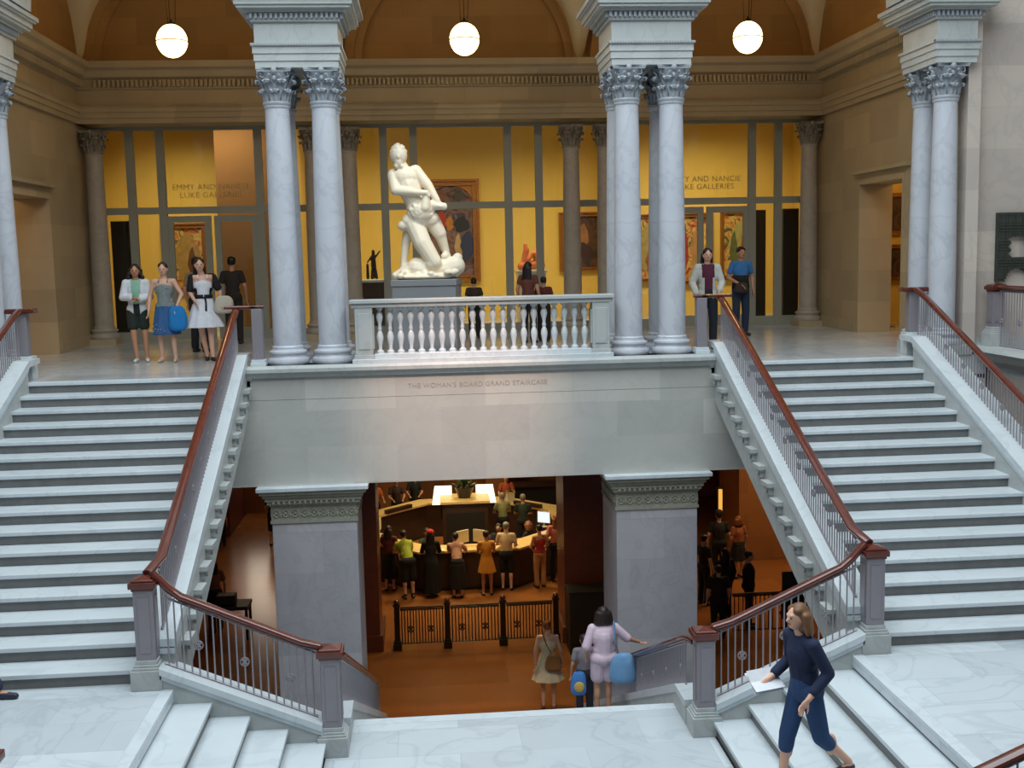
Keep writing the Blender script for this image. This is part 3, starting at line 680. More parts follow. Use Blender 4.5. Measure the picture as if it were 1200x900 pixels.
painting(-6.7, 12.195, .9, 2.6, 1.1, 'brown-edged painting seen through the left glass doors', colr, fw=.12, shapes=((.1, .5, .3, .6, (200, 160, 80)), (.3, .4, .1, .4, (120, 70, 34))))
painting(9.35, 7.395, 1.9, 2.8, .7, 'small gilt framed picture in the room beyond the right doorway, upper one', dark, fw=.08)
painting(9.35, 7.395, .9, 1.7, .7, 'small gilt framed picture in the room beyond the right doorway, lower one', dark, fw=.08)
# pedestals with small sculptures
def small_pedestal(x, y, w, h, label, mt):
    t = tag(empty('pedestal', (x, y, 0)), label, 'pedestal')
    MB().box(-w/2, w/2, -w/2, w/2, 0, h-.06).build('body', mt, t, bevel=.01); MB().box(-w/2-.03, w/2+.03, -w/2-.03, w/2+.03, h-.06, h).build('top', WHITE_M, t, bevel=.01)
small_pedestal(1.72, 10.4, .66, 1.28, 'cream pedestal carrying the terracotta group behind the glass', VAULT_M)
small_pedestal(-1.98, 10, .62, 1.15, 'dark pedestal with pale top carrying the bronze figurine behind the glass', DKWOOD)
TERRA = mat('terracotta', (226, 130, 76), .6, (200, 96, 50), 8)
m = MB()
for a, b, r in (((-.2, 0, 0), (.25, 0, .05), .12), ((.2, 0, .1), (.1, 0, .3), .1), ((-.15, 0, .1), (-.1, 0, .4), .09), ((-.1, 0, .4), (-.12, 0, .52), .06), ((.05, -.05, .3), (-.05, -.08, .15), .05), ((.25, 0, .1), (.3, 0, .02), .07)): m.capsule(a, b, r, r*.8)
m.xf(Matrix.Translation((1.72, 10.4, 1.37)))
tag(blob(m, 'figure_group', TERRA, None, .02), 'orange terracotta figure group on the cream pedestal', 'sculpture')
m = MB()
for a, b, r in (((-.04, 0, 0), (-.02, 0, .28), .04), ((.06, 0, 0), (.03, 0, .28), .04), ((0, 0, .28), (0, 0, .5), .065), ((0, 0, .58), (0, 0, .62), .045), ((.05, 0, .48), (.16, 0, .62), .025), ((-.05, 0, .48), (-.14, 0, .36), .025), ((-.14, 0, .0), (-.14, 0, .3), .04)): m.capsule(a, b, r, r*.8)
m.xf(Matrix.Translation((-1.98, 10, 1.19)))
tag(blob(m, 'figurine', DKBRONZE, None, .015), 'dark bronze figurine with a raised arm behind the glass', 'sculpture')
m = MB()
for a, b, r in (((-.1, 0, 0), (.15, 0, .05), .12), ((.0, 0, .1), (-.05, 0, .5), .1), ((-.05, 0, .6), (-.05, 0, .7), .07)): m.capsule(a, b, r, r*.8)
m.xf(Matrix.Translation((-.32, 9.4, 1.12)))
tag(blob(m, 'bust', DKBRONZE, None, .02), 'dark bronze bust behind the legs of the marble statue', 'sculpture')
small_pedestal(-.32, 9.4, .5, 1.02, 'dark plinth carrying the bronze bust behind the statue', DKWOOD)

# ================================================================== STATUE
t = tag(empty('statue_pedestal', (-.79, 1.62, 0), math.radians(-8)), 'plain grey block pedestal under the marble statue', 'pedestal')
MB().box(-.5, .5, -.4, .4, 0, 1.2).build('body', PED_M, t, bevel=.008); MB().box(-.515, .515, -.415, .415, 1.2, 1.3).build('top', PED_M, t, bevel=.008)
K = .00282
def S(u, v, y=0.): return ((u-290)*K, y, (812-v)*K)
m = MB()
def cp(a, b, ra, rb): m.capsule(S(*a), S(*b), ra*1.13+.004, rb*1.13+.004)
m.ell(S(153, 128, -.02), (.14, .15, .165)); m.ell(S(152, 165, -.08), (.07, .08, .08)); m.ell(S(153, 140, -.155), (.02, .03, .035))
for k in range(40):
    a = random.uniform(0, 2*PI); e_ = random.uniform(.2, 1.5); m.ell((S(153, 122, 0)[0]+.125*math.cos(a)*math.cos(e_), .14*math.sin(a)*math.cos(e_)-.01, S(0, 122)[2]+.155*math.sin(e_)), (.024, .024, .022), seg=7, rings=5)
for k in range(8): m.ell(S(135+k*5, 185+6*math.sin(k*2), -.1-.02*math.sin(k)), (.03, .03, .04), seg=7, rings=5)
cp((170, 185, 0), (185, 220, .0), .075, .09)
m.ell(S(185, 250, 0), (.225, .17, .175)); m.ell(S(160, 255, -.07), (.1, .08, .09)); m.ell(S(215, 250, -.07), (.1, .08, .09))
cp((200, 290, 0), (245, 390, 0), .16, .145); cp((245, 390, 0), (262, 470, 0), .15, .17)
for k in range(3):
    m.ell(S(195+k*14, 310+k*28, -.13), (.04, .03, .035)); m.ell(S(225+k*14, 303+k*28, -.13), (.04, .03, .035))
m.ell(S(125, 232, 0), (.095, .1, .095)); cp((120, 240, -.02), (132, 322, -.12), .08, .068); cp((132, 322, -.12), (240, 335, -.22), .068, .042); cp((240, 335, -.22), (295, 338, -.22), .04, .035)
m.ell(S(240, 215, 0), (.1, .1, .095)); cp((245, 215, 0), (312, 298, -.06), .085, .068); cp((312, 298, -.06), (362, 385, -.12), .066, .04)
for k in range(4): cp((362, 385, -.13), (352+k*9, 408+k*2, -.17), .017, .013); cp((295, 336, -.22), (308+k*3, 330+k*9, -.24), .016, .013)
# drapery and club end
m.ell(S(268, 435, -.04), (.19, .17, .19))
for k in range(120):
    a = random.uniform(0, 2*PI); q = random.uniform(0, 1)**.5; m.ell(S(268+70*q*math.cos(a), 435+66*q*math.sin(a), -.05-.165*(1-q*q)**.5), (.03, .024, .034), seg=8, rings=6)
cp((330, 405, -.1), (385, 412, -.12), .07, .05); m.ell(S(398, 414, -.12), (.05, .05, .06)); cp((300, 360, -.18), (290, 420, -.18), .05, .07)
cp((190, 505, -.02), (165, 515, .0), .06, .07); cp((200, 490, .0), (320, 480, 0), .1, .12)
# bent leg kneeling on the figure below
cp((235, 520, -.02), (270, 610, -.1), .135, .125); cp((270, 610, -.1), (335, 720, -.14), .125, .1); m.ell(S(318, 725, -.14), (.1, .1, .12)); cp((325, 730, -.12), (345, 790, .05), .09, .07)
# standing leg
cp((325, 490, .05), (368, 560, .05), .12, .095); cp((368, 560, .05), (400, 660, .1), .085, .055); cp((400, 660, .1), (412, 700, .1), .05, .05); cp((412, 705, .1), (445, 730, .0), .045, .04)
# leg of the fallen figure
cp((195, 545, .12), (178, 610, .12), .075, .062); cp((178, 610, .12), (160, 745, .05), .06, .04); cp((155, 765, .05), (110, 788, -.05), .042, .032)
# fallen body and rock
cp((120, 795, 0), (240, 760, 0), .07, .15); cp((240, 755, 0), (340, 770, 0), .16, .14); cp((340, 770, 0), (450, 745, 0), .14, .14); cp((445, 750, 0), (465, 700, 0), .12, .07)
m.ell(S(395, 690, 0), (.07, .1, .07)); m.ell(S(290, 800, 0), (.5, .3, .06))
for k in range(14): m.ell(S(random.uniform(130, 460), random.uniform(770, 800), -.2+random.uniform(-.05, .1)), (.06, .06, .045), seg=8, rings=6)
st = blob(m, 'statue', STATUE_M, None, .013, 3); st.location = (-.79, 1.62, 1.305)
tag(st, 'white marble statue of a bearded man striding over a fallen figure on the grey pedestal', 'statue')

# carved relief on the right wall
m = MB(); cs = .022; W_, H_ = 50, 48
for i in range(W_):
    for j in range(H_):
        x = i*cs; z = j*cs; q = x-.34
        hole = (abs(q) < .17-.05*math.sin(z*30)**2 and .36 < z < .66) or (q*q+(z+.03)**2 < .22**2 and z < .2) or ((q-.65)**2+(z-.5)**2 < .03)
        edge = .006*math.sin(i*1.3)*math.cos(j*1.7)
        if not hole: m.box(x, x+cs, -.07-abs(edge)*3, 0, z, z+cs)
m.xf(Matrix.Translation((7.93, .448, 1.08)))
tag(m.build('carved_relief', RELIEF_M), 'dark carved stone relief with openings mounted on the right marble wall', 'relief')

# ================================================================== LAMPS
GLOBE = mat('lamp_globe', (255, 240, 200), .3, emit=(255, 216, 140), es=7.)
for x, nm in ((-5.02, 'leftmost'), (.0, 'middle'), (5.06, 'rightmost')):
    t = tag(empty('globe_lamp', (x, 3.9, 5.42)), f'{nm} of the three glowing globe lamps hanging under the vault', 'lamp')
    MB().ell((0, 0, 0), (.26, .26, .28), seg=28, rings=18).build('globe', GLOBE, t, smooth=True)
    n = 28; MB().tube([(.262*math.cos(2*PI*i/n), .262*math.sin(2*PI*i/n), -.01) for i in range(n+1)], .01, 6).build('band', DKBRONZE, t, smooth=True)
    MB().lathe([(.05, .26), (.08, .28), (.05, .31), (.02, .33), (.02, .36)], 12).build('collar', DKBRONZE, t, smooth=True)
    for k in range(3): a = 2*PI*k/3+.5; MB().tube([(.07*math.cos(a), .07*math.sin(a), .3), (.12*math.cos(a), .12*math.sin(a), 1.2), (0, 0, 2.55)], .006, 5).build('chain', DKBRONZE, t)
# ================================================================== PEOPLE
def cloth(c, rough=.85):
    n = 'cloth_%d_%d_%d' % c
    return MATS.get(n) or mat(n, c, rough, tuple(int(v*.86) for v in c), 14)
SKIN = {k: mat('skin_'+k, v, .55, tuple(int(q*.94) for q in v), 6) for k, v in dict(fair=(226, 176, 150), tan=(196, 142, 110), brown=(130, 86, 62)).items()}
HAIRC = {k: mat('hair_'+k, v, .5, tuple(int(q*.7) for q in v), 30) for k, v in dict(black=(26, 20, 20), brown=(70, 44, 32), auburn=(150, 84, 44), grey=(150, 140, 128), dkbrown=(48, 30, 26), light=(126, 86, 54)).items()}
EYE_M = mat('eye_dark', (30, 22, 20), .3); LIP_M = mat('lips', (160, 80, 76), .5)
V3 = Vector
def person(label, x, y, z, rz=0., h=1.66, skin='fair', hair=('long', 'black'), top=None, sleeve=.5, bottom=('pants', (40, 40, 50), 1.95), dress=None, jacket=None, shoes=(40, 34, 34),
           ra=None, la=None, rl=None, ll=None, lean=(0, 0), pz=0., fat=1., head=(0., 0.), sash=None, neck_open=True, vox=.0095, group=None, socks=None, handw=None, belly=0., cap=None):
    s = h/1.70
    t = tag(empty('person', (x, y, z), rz), label, 'person', group)
    def F(p): return V3(p)*s
    lx, ly = lean
    P = dict(pel=V3((0, 0, .93+pz)), wa=V3((lx*.35, ly*.3, 1.06+pz)), ch=V3((lx*.8, ly*.8, 1.26+pz-abs(ly)*.12)), nk=V3((lx, ly, 1.43+pz-abs(ly)*.28)))
    P['hd'] = P['nk']+V3((head[0], head[1]-.015, .165))
    rx = {}
    for n, sg in (('r', -1), ('l', 1)):
        P[n+'s'] = P['nk']+V3((sg*.165*(.9+.1*fat), .0, -.045)); P[n+'h'] = P['pel']+V3((sg*.085, 0, -.04))
    arm = dict(r=ra or ((-.24, .03, 1.13), (-.25, -.06, .89)), l=la or ((.24, .03, 1.13), (.25, -.06, .89)))
    leg = dict(r=rl or ((-.10, -.015, .49), (-.10, .02, .09)), l=ll or ((.10, -.015, .49), (.10, .02, .09)))
    sk = SKIN[skin]; b = MB()
    def cap_(m, a, c, r0, r1, g=0.): m.capsule(F(a), F(c), r0*s+g, r1*s+g)
    def ell_(m, c, r, g=0.): m.ell(F(c), tuple(q*s+g for q in r))
    f = fat
    def torso(m, g, hips=True, shoulders=True, low=True):
        ell_(m, P['ch'], (.150*f, .105*f, .19), g)
        if shoulders: cap_(m, P['rs'], P['ls'], .052, .052, g); cap_(m, P['nk']+V3((0, .0, -.06)), P['nk']+V3((0, 0, -.02)), .08, .05, g*.6)
        cap_(m, P['ch'], P['wa'], .118*f, .112*f, g)
        ell_(m, P['wa'], (.132*f, .098*f, .12), g)
        if belly: ell_(m, P['wa']+V3((0, -.04, .02)), (.14*f, .12*f, .14), g)
        if low: cap_(m, P['wa'], P['pel'], .11*f, .115*f, g)
        if hips: ell_(m, P['pel']+V3((0, .012, 0)), (.165*f, .12*f, .12), g)
    torso(b, 0)
    cap_(b, P['nk']+V3((0, .01, -.04)), P['hd']+V3((0, .015, -.07)), .056, .05)
    ell_(b, P['hd'], (.074, .092, .108)); ell_(b, P['hd']+V3((0, -.03, -.05)), (.054, .055, .055)); cap_(b, P['hd']+V3((0, -.088, .012)), P['hd']+V3((0, -.104, -.018)), .009, .014)
    cap_(b, P['hd']+V3((-.03, -.078, .026)), P['hd']+V3((.03, -.078, .026)), .014, .014)
    for sg in (-1, 1): ell_(b, P['hd']+V3((sg*.074, .008, -.004)), (.012, .02, .03))
    for n, sg in (('r', -1), ('l', 1)):
        el, wr = V3(arm[n][0]), V3(arm[n][1])
        cap_(b, P[n+'s'], el, .046*f, .038*f); cap_(b, el, wr, .038*f, .025)
        d = (wr-el).normalized(); wv = V3((handw or {}).get(n, (0, 1, 0))); w = (wv-d*wv.dot(d)).normalized(); nn = d.cross(w)*(-1 if n == 'r' else 1)
        pc = wr+d*.05
        M = Matrix((w, nn, d)).transposed()
        b.ell(F(pc), (.036*s, .016*s, .05*s), rot=M)
        for k, ln in enumerate((.062, .074, .070, .055)):
            o = (-.028+.0187*k); p0 = wr+d*.085+w*(-o); p1 = p0+d*ln*.55+nn*.008; p2 = p1+d*ln*.4+nn*.022
            b.capsule(F(p0), F(p1), .0092*s, .0086*s, 8); b.capsule(F(p1), F(p2), .0086*s, .0072*s, 8)
        q0 = wr+d*.03-w*(-.028); q1 = q0+d*.035+w*.028+nn*.01; q2 = q1+d*.032+w*.006+nn*.012
        b.capsule(F(q0), F(q1), .012*s, .010*s, 8); b.capsule(F(q1), F(q2), .010*s, .008*s, 8)
        kn, an = V3(leg[n][0]), V3(leg[n][1])
        cap_(b, P[n+'h'], kn, .078*f, .054); cap_(b, kn, an, .053, .034); ell_(b, kn.lerp(an, .3)+V3((0, .018, 0)), (.05, .05, .1))
        toe = an+V3((sg*.02, -.15, -.055)); cap_(b, an+V3((0, .02, -.04)), toe, .036, .026)
    blob(b, 'body', sk, t, vox, 3)
    hd = P['hd']
    for sg in (-1, 1): MB().ell(F(hd+V3((sg*.028, -.086, .008))), (.011*s, .006*s, .007*s), seg=8, rings=6).build('eye', EYE_M, t)
    MB().ell(F(hd+V3((0, -.082, -.05))), (.022*s, .008*s, .007*s), seg=8, rings=6).build('mouth', LIP_M, t)
    # hair
    st, hc = hair; hm = MB()
    if st != 'cap':
        ell_(hm, hd+V3((0, .022, .028)), (.083, .092, .1)); 
        for sg in (-1, 1): ell_(hm, hd+V3((sg*.036, -.012, .062)), (.046, .056, .042))
    if st == 'long':
        for k in range(7):
            a = -1.2+k*.4; p = hd+V3((.075*math.sin(a), .045+.045*math.cos(a), 0)); cap_(hm, p, p+V3((.025*math.sin(a), .01, -.24-.03*(k % 2))), .032, .022)
    if st == 'curly':
        for k in range(9):
            a = -1.6+k*.4; p = hd+V3((.085*math.sin(a), .03+.05*math.cos(a), .0))
            for q in range(4): ell_(hm, p+V3((.014*math.sin(a)*q+.008*math.sin(q*3+k), 0, -.055*q)), (.036, .036, .036))
    if st == 'bob':
        ell_(hm, hd+V3((0, .045, -.05)), (.095, .075, .11))
        for k in range(9):
            a = -1.6+k*.4; p = hd+V3((.09*math.sin(a), .02+.06*math.cos(a), .02)); cap_(hm, p, p+V3((.03*math.sin(a), .01, -.13)), .04, .034)
    if st == 'bun': ell_(hm, hd+V3((0, .09, .08)), (.045, .045, .045))
    if st == 'short': ell_(hm, hd+V3((0, .02, .05)), (.086, .095, .078))
    if st == 'cap':
        ell_(hm, hd+V3((0, .02, .02)), (.082, .095, .095))
    blob(hm, 'hair', HAIRC[hc], t, vox, 5)
    if cap:
        cm = MB(); cm.lathe([(.088*s, 0), (.094*s, .03*s), (.08*s, .07*s), (.04*s, .095*s), (.004, .1*s)], 20, F(hd+V3((0, .01, .05))))
        cm.ell(F(hd+V3((0, -.09, .055))), (.06*s, .06*s, .01*s)); cm.build('cap', cloth(cap), t, smooth=True)
    def sleeves(m, L, g):
        for n in 'rl':
            el, wr = V3(arm[n][0]), V3(arm[n][1])
            if L <= 0: continue
            if L <= 1: cap_(m, P[n+'s'], P[n+'s'].lerp(el, L), .05*f, .05*f-.004*L, g)
            else: cap_(m, P[n+'s'], el, .05*f, .042*f, g); cap_(m, el, el.lerp(wr, L-1), .042*f, .036, g)
    def strap_top(m, g):
        ell_(m, P['ch']+V3((0, 0, -.015)), (.150*f, .105*f, .15), g); cap_(m, P['ch'], P['wa'], .118*f, .112*f, g)
        if belly: ell_(m, P['wa']+V3((0, -.04, .02)), (.14*f, .12*f, .14), g)
        for sg in (-1, 1):
            a = P['ch']+V3((sg*.075, -.085*f, .12)); c = P['nk']+V3((sg*.075, -.005, .005)); e = P['ch']+V3((sg*.075, .085*f, .12))
            m.capsule(F(a), F(c), .014*s, .014*s); m.capsule(F(c), F(e), .014*s, .014*s)
    if bottom and not dress:
        kind, col, L = bottom; m = MB(); cm = cloth(col)
        ell_(m, P['pel']+V3((0, .012, .0)), (.165*f, .12*f, .12), .013); cap_(m, P['wa']+V3((0, 0, -.05)), P['pel'], .112*f, .118*f, .013)
        if kind == 'pants' or kind == 'shorts':
            for n in 'rl':
                kn, an = V3(leg[n][0]), V3(leg[n][1])
                if L <= 1: cap_(m, P[n+'h'], P[n+'h'].lerp(kn, L), .088*f, .082*f, .012)
                else: cap_(m, P[n+'h'], kn, .084*f, .064, .012); cap_(m, kn, kn.lerp(an, L-1), .064, .058, .01)
            blob(m, 'shorts' if L < 1.2 else 'trousers', cm, t, vox, 3)
        else:
            hem = L; p = P['pel']; w = P['wa']
            m.rings([(*(F((w.x, w.y, .99+pz))), .135*s*f, .11*s*f), (*(F((p.x, .01, .88+pz))), .185*s*f, .145*s*f), (*(F((p.x, .0, (.88+pz+hem)/2))), .215*s*f, .18*s*f), (*(F((p.x, 0, hem))), .24*s*f, .205*s*f)], 40, .05)
            blob(m, 'skirt', cm, t, vox, 1)
    if top:
        m = MB(); torso(m, .011, hips=True, shoulders=sleeve > 0) if sleeve > 0 else strap_top(m, .010)
        if sleeve <= 0: ell_(m, P['pel']+V3((0, .01, .04)), (.155*f, .115*f, .09), .016); cap_(m, P['wa'], P['pel'], .112*f, .115*f, .014)
        sleeves(m, sleeve, .011)
        o = blob(m, 'shirt' if sleeve > 0 else 'tank_top', cloth(top), t, vox, 3)
    if dress:
        col, hem, fl, sl = dress; m = MB()
        if sl > 0: torso(m, .011, hips=False)
        else: strap_top(m, .010)
        sleeves(m, sl, .011); p = P['pel']; w = P['wa']
        m.rings([(*F(w+V3((0, 0, .02))), .135*s*f, .105*s*f), (*(F((p.x, .01, .90+pz))), .17*s*f*(1+fl*.15), .14*s*f*(1+fl*.1)), (*(F((p.x, .0, (.88+pz+hem)/2))), .19*s*f*(1+fl*.35), .165*s*f*(1+fl*.3)), (*(F((p.x, 0, hem))), .2*s*f*(1+fl*.6), .175*s*f*(1+fl*.5))], 44, .05)
        blob(m, 'dress', cloth(col), t, vox, 1)
    if jacket:
        col, L, openw = jacket; m = MB(); torso(m, .02, hips=True)
        sleeves(m, L, .02); o = blob(m, 'cardigan', cloth(col), t, vox, 2)
        # open front: keep only what lies beside the opening
        o['cut'] = openw*s
    if sash:
        w = P['wa']+V3((0, 0, .01)); MB().rings([(*F(w+V3((0, 0, -.03))), .152*s*f, .12*s*f), (*F(w+V3((0, 0, .035))), .154*s*f, .122*s*f)], 28).build('sash', cloth(sash), t, smooth=True)
        MB().tube([F(w+V3((.02, -.12*f, 0))), F(w+V3((.03, -.155*f, -.1))), F(w+V3((.025, -.17*f, -.24)))], [.02*s, .014*s, .018*s], 8, 1, .4).build('sash_ribbon', cloth(sash), t, smooth=True)
    for n, sg in (('r', -1), ('l', 1)):
        an = V3(leg[n][1]); toe = an+V3((sg*.02, -.16, -.06)); m = MB(); cap_(m, an+V3((0, .02, -.05)), toe, .042, .032); 
        if shoes: 
            q = blob(m, 'shoe', cloth(shoes, .5), t, vox, 2)
        if socks: MB().tube([F(an+V3((0, 0, -.03))), F(an+V3((0, .0, .05)))], [.042*s, .04*s], 12).build('sock', cloth(socks), t, smooth=True)
    return t
def bag(label, x, y, z, w, h, d, col, rz=0., strap=None, name='bag', soft=.35, pat=None):
    t = tag(empty(name, (x, y, z), rz), label, 'bag'); m = MB()
    sg = lambda v, e: math.copysign(abs(v)**e, v); N1, N2 = 28, 18; vv = []; ff = []
    for i in range(N2+1):
        th = -PI/2+PI*i/N2
        for k in range(N1):
            a = 2*PI*k/N1; cz = sg(math.sin(th), .7); r = max(abs(math.cos(th))**.55, .02); tp = 1-.25*(cz+1)/2+.045*math.sin(5*a+3*cz)
            vv.append((w/2*r*sg(math.cos(a), .7)*tp, d/2*r*sg(math.sin(a), .8)*tp*(1-.25*(cz+1)/2), h/2+h/2*cz-(.05*h*(1-abs(math.cos(a))) if cz > .6 else 0)))
    for i in range(N2):
        for k in range(N1): ff.append((i*N1+k, i*N1+(k+1) % N1, (i+1)*N1+(k+1) % N1, (i+1)*N1+k))
    ff.append(tuple(range(N1-1, -1, -1))); ff.append(tuple(range(N2*N1, N2*N1+N1)))
    m.add(vv, ff); m.build('pouch', cloth(col), t, smooth=True)
    if pat: MB().ell((0, -d*.45, h*.4), (w*.3, d*.12, h*.22), seg=12, rings=8).build('patch', cloth(pat), t, smooth=True)
    if strap: MB().tube([V3(p) for p in strap], .009, 6, 1.6, .6).build('strap', cloth(tuple(int(c*.8) for c in col)), t, smooth=True)
    return t
R_ = math.radians
# --- three women at the head of the left flight
person('young woman in a white cardigan and dark shorts, arms folded, above the left stairs', -5.62, 2.9, 0, R_(8), 1.62, 'tan', ('curly', 'black'), top=(150, 196, 170), sleeve=.3, bottom=('shorts', (40, 48, 42), .62), jacket=((232, 234, 240), 1.85, .05), shoes=(225, 225, 225),
       ra=((-.23, -.03, 1.14), (-.03, -.2, 1.13)), la=((.23, -.03, 1.14), (.04, -.19, 1.10)), rl=((-.08, -.03, .49), (-.05, -.02, .09)), ll=((.11, .0, .49), (.12, .02, .09)), head=(0, -.02))
person('woman in a grey sleeveless top and blue sequined skirt above the left stairs', -5.13, 2.75, 0, R_(0), 1.64, 'fair', ('bun', 'dkbrown'), top=(136, 146, 146), sleeve=0, bottom=('skirt', (52, 98, 150), .48), shoes=(214, 190, 160),
       ra=((-.25, .02, 1.14), (-.26, -.08, .9)), la=((.29, .0, 1.16), (.22, -.14, .95)), ll=((.11, -.02, .49), (.13, .0, .09)))
bag('bright blue cloth bag held by the woman in the blue skirt', -4.90, 2.58, .52, .34, .42, .16, (28, 128, 200), 0, strap=[(-.06, 0, .34), (-.03, 0, .42), (.04, 0, .34)])
m = MB()
for k in range(60):
    a = random.uniform(-2.6, -.5); zz = random.uniform(.5, .64) if k < 36 else random.uniform(1.12, 1.3); r = .235 if k < 36 else .148
    m.ell((-5.13+r*1.0*math.cos(a)*(.98 if k < 36 else 1), 2.75+(r*.86 if k < 36 else .12)*math.sin(a)-.012, zz), (.008, .008, .008), seg=6, rings=4)
SEQ = mat('sequins', (236, 240, 244), .15, metal=.8)
q = m.build('sequins', SEQ)
for p in bpy.data.objects:
    if p.name.startswith('person') and abs(p.location.x+5.13) < .001: q.parent = p; q.matrix_parent_inverse = Matrix.Translation(-p.location)
person('woman in a white dress with a black sash above the left stairs', -4.52, 2.85, 0, R_(14), 1.70, 'fair', ('long', 'black'), dress=((236, 238, 246), .56, 1., 0), jacket=((30, 26, 30), .75, .10), sash=(24, 22, 28), shoes=(36, 26, 26),
       ra=((-.21, .0, 1.14), (-.14, -.12, 1.0)), la=((.27, .02, 1.16), (.27, -.12, .97)), rl=((-.05, -.02, .49), (.02, .04, .09)), ll=((.09, -.06, .49), (.10, -.1, .09)), head=(-.04, -.03))
bag('cream handbag on the arm of the woman in the white dress', -4.18, 2.80, .78, .36, .3, .16, (206, 196, 178), R_(10), strap=[(-.1, 0, .22), (-.04, 0, .42), (.08, 0, .22)])
person('man in a beige shirt and dark trousers seen behind the woman in the white dress', -4.95, 4.6, 0, R_(160), 1.72, 'tan', ('short', 'black'), top=(150, 128, 92), sleeve=.6, bottom=('pants', (30, 28, 36), 1.95))
person('person in dark clothes standing behind the left glass doors', -4.62, 6.4, 0, R_(180), 1.72, 'tan', ('short', 'black'), top=(48, 40, 36), sleeve=.6, bottom=('pants', (40, 34, 32), 1.95))
# --- two people at the right
person('woman in a maroon top and white cardigan beside the post of the right stairs', 3.92, 2.35, 0, R_(-2), 1.68, 'fair', ('long', 'black'), top=(92, 30, 56), sleeve=.2, bottom=('pants', (28, 32, 44), 1.95), jacket=((214, 214, 206), 1.9, .07),
       ra=((-.26, .0, 1.13), (-.22, -.16, .95)), la=((.25, .0, 1.13), (.16, -.2, 1.0)))
person('man in a blue and black polo shirt and jeans at the right of the landing', 5.26, 5.0, 0, R_(10), 1.70, 'tan', ('short', 'black'), top=(62, 126, 190), sleeve=.6, bottom=('pants', (36, 52, 76), 1.95),
       ra=((-.25, .03, 1.13), (-.10, -.17, 1.0)), la=((.25, .03, 1.13), (.22, -.08, .9)))
p = [o for o in bpy.data.objects if o.name.startswith('person')][-1]
q = MB().rings([(0, 0, .93, .178, .138), (0, 0, 1.08, .160, .124), (0, 0, 1.17, .170, .128)], 28).build('shirt_panel', cloth((26, 26, 32)), p, smooth=True)
bag('brown shoulder bag carried by the man in the blue polo shirt', 5.22, 4.80, .84, .3, .2, .12, (62, 50, 44), R_(10))
# gallery visitors behind the balustrade
person('long-haired woman in a reddish top beyond the right part of the balustrade', 1.10, 4.6, 0, R_(150), 1.5, 'tan', ('long', 'black'), top=(110, 60, 48), sleeve=.4, bottom=('pants', (40, 30, 34), 1.95))
person('child in dark red clothes beside the dark-haired woman beyond the balustrade', 1.42, 4.9, 0, R_(170), 1.22, 'tan', ('short', 'black'), top=(100, 40, 36), sleeve=.5, bottom=('pants', (40, 30, 34), 1.95))
person('person in dark clothes far behind the left part of the balustrade', .16, 6.2, 0, R_(180), 1.2, 'tan', ('short', 'black'), top=(60, 44, 32), sleeve=.5, bottom=('pants', (36, 30, 30), 1.95))
# --- people on the central stairs
person('woman in a pale cream sundress at the foot of the central stairs, seen from behind', 1.22, 3.45, ZG, R_(176), 1.66, 'fair', ('bun', 'auburn'), dress=((226, 216, 184), .58, .9, 0), shoes=(170, 120, 100), ra=((-.24, .03, 1.13), (-.27, -.06, .9)), la=((.23, .05, 1.13), (.24, .06, .9)), rl=((-.1, -.02, .49), (-.1, .0, .09)), ll=((.09, -.04, .5), (.10, .03, .12)), vox=.0085)
bag('round tan shoulder bag at the back of the woman in the cream dress', 1.30, 3.22, ZG+.80, .34, .32, .14, (150, 104, 58), 0, strap=[(-.02, 0, .28), (-.12, .05, .48), (-.17, .12, .62), (-.14, .26, .66)])
person('woman in pale pink shirt and shorts reaching toward the rail of the central stairs', 1.44, -1.68, ZC-9*H, R_(182), 1.54, 'tan', ('bob', 'dkbrown'), top=(232, 206, 222), sleeve=1.0, bottom=('shorts', (226, 200, 214), .62), fat=1.22, shoes=(70, 84, 110), socks=(236, 238, 240),
       la=((.27, .05, 1.13), (.24, -.10, .93)), ra=((-.36, -.02, 1.20), (-.56, -.10, 1.10)), rl=((-.07, -.03, .49), (-.06, .04, .09)), ll=((.10, -.02, .49), (.11, .0, .09)), vox=.0085)
bag('light blue shoulder bag at the right hip of the woman in pink', 1.66, -1.93, ZC-9*H+.56, .40, .42, .16, (118, 164, 208), R_(0), strap=[(-.05, 0, .38), (-.10, .02, .58), (-.10, .08, .78), (-.08, .22, .80)])
person('child in a grey shirt and dark trousers just in front of the woman in pink', 1.32, -.62, ZC-12*H, R_(185), 1.26, 'tan', ('short', 'dkbrown'), top=(134, 124, 130), sleeve=.6, bottom=('pants', (34, 32, 44), 1.9), vox=.0085)
bag('blue and yellow patterned bag between the child and the woman in pink', 1.10, -1.62, ZC-9*H+.30, .24, .34, .13, (70, 130, 200), R_(0), strap=[(-.05, 0, .3), (0, 0, .44), (.05, 0, .3)], pat=(216, 176, 90))
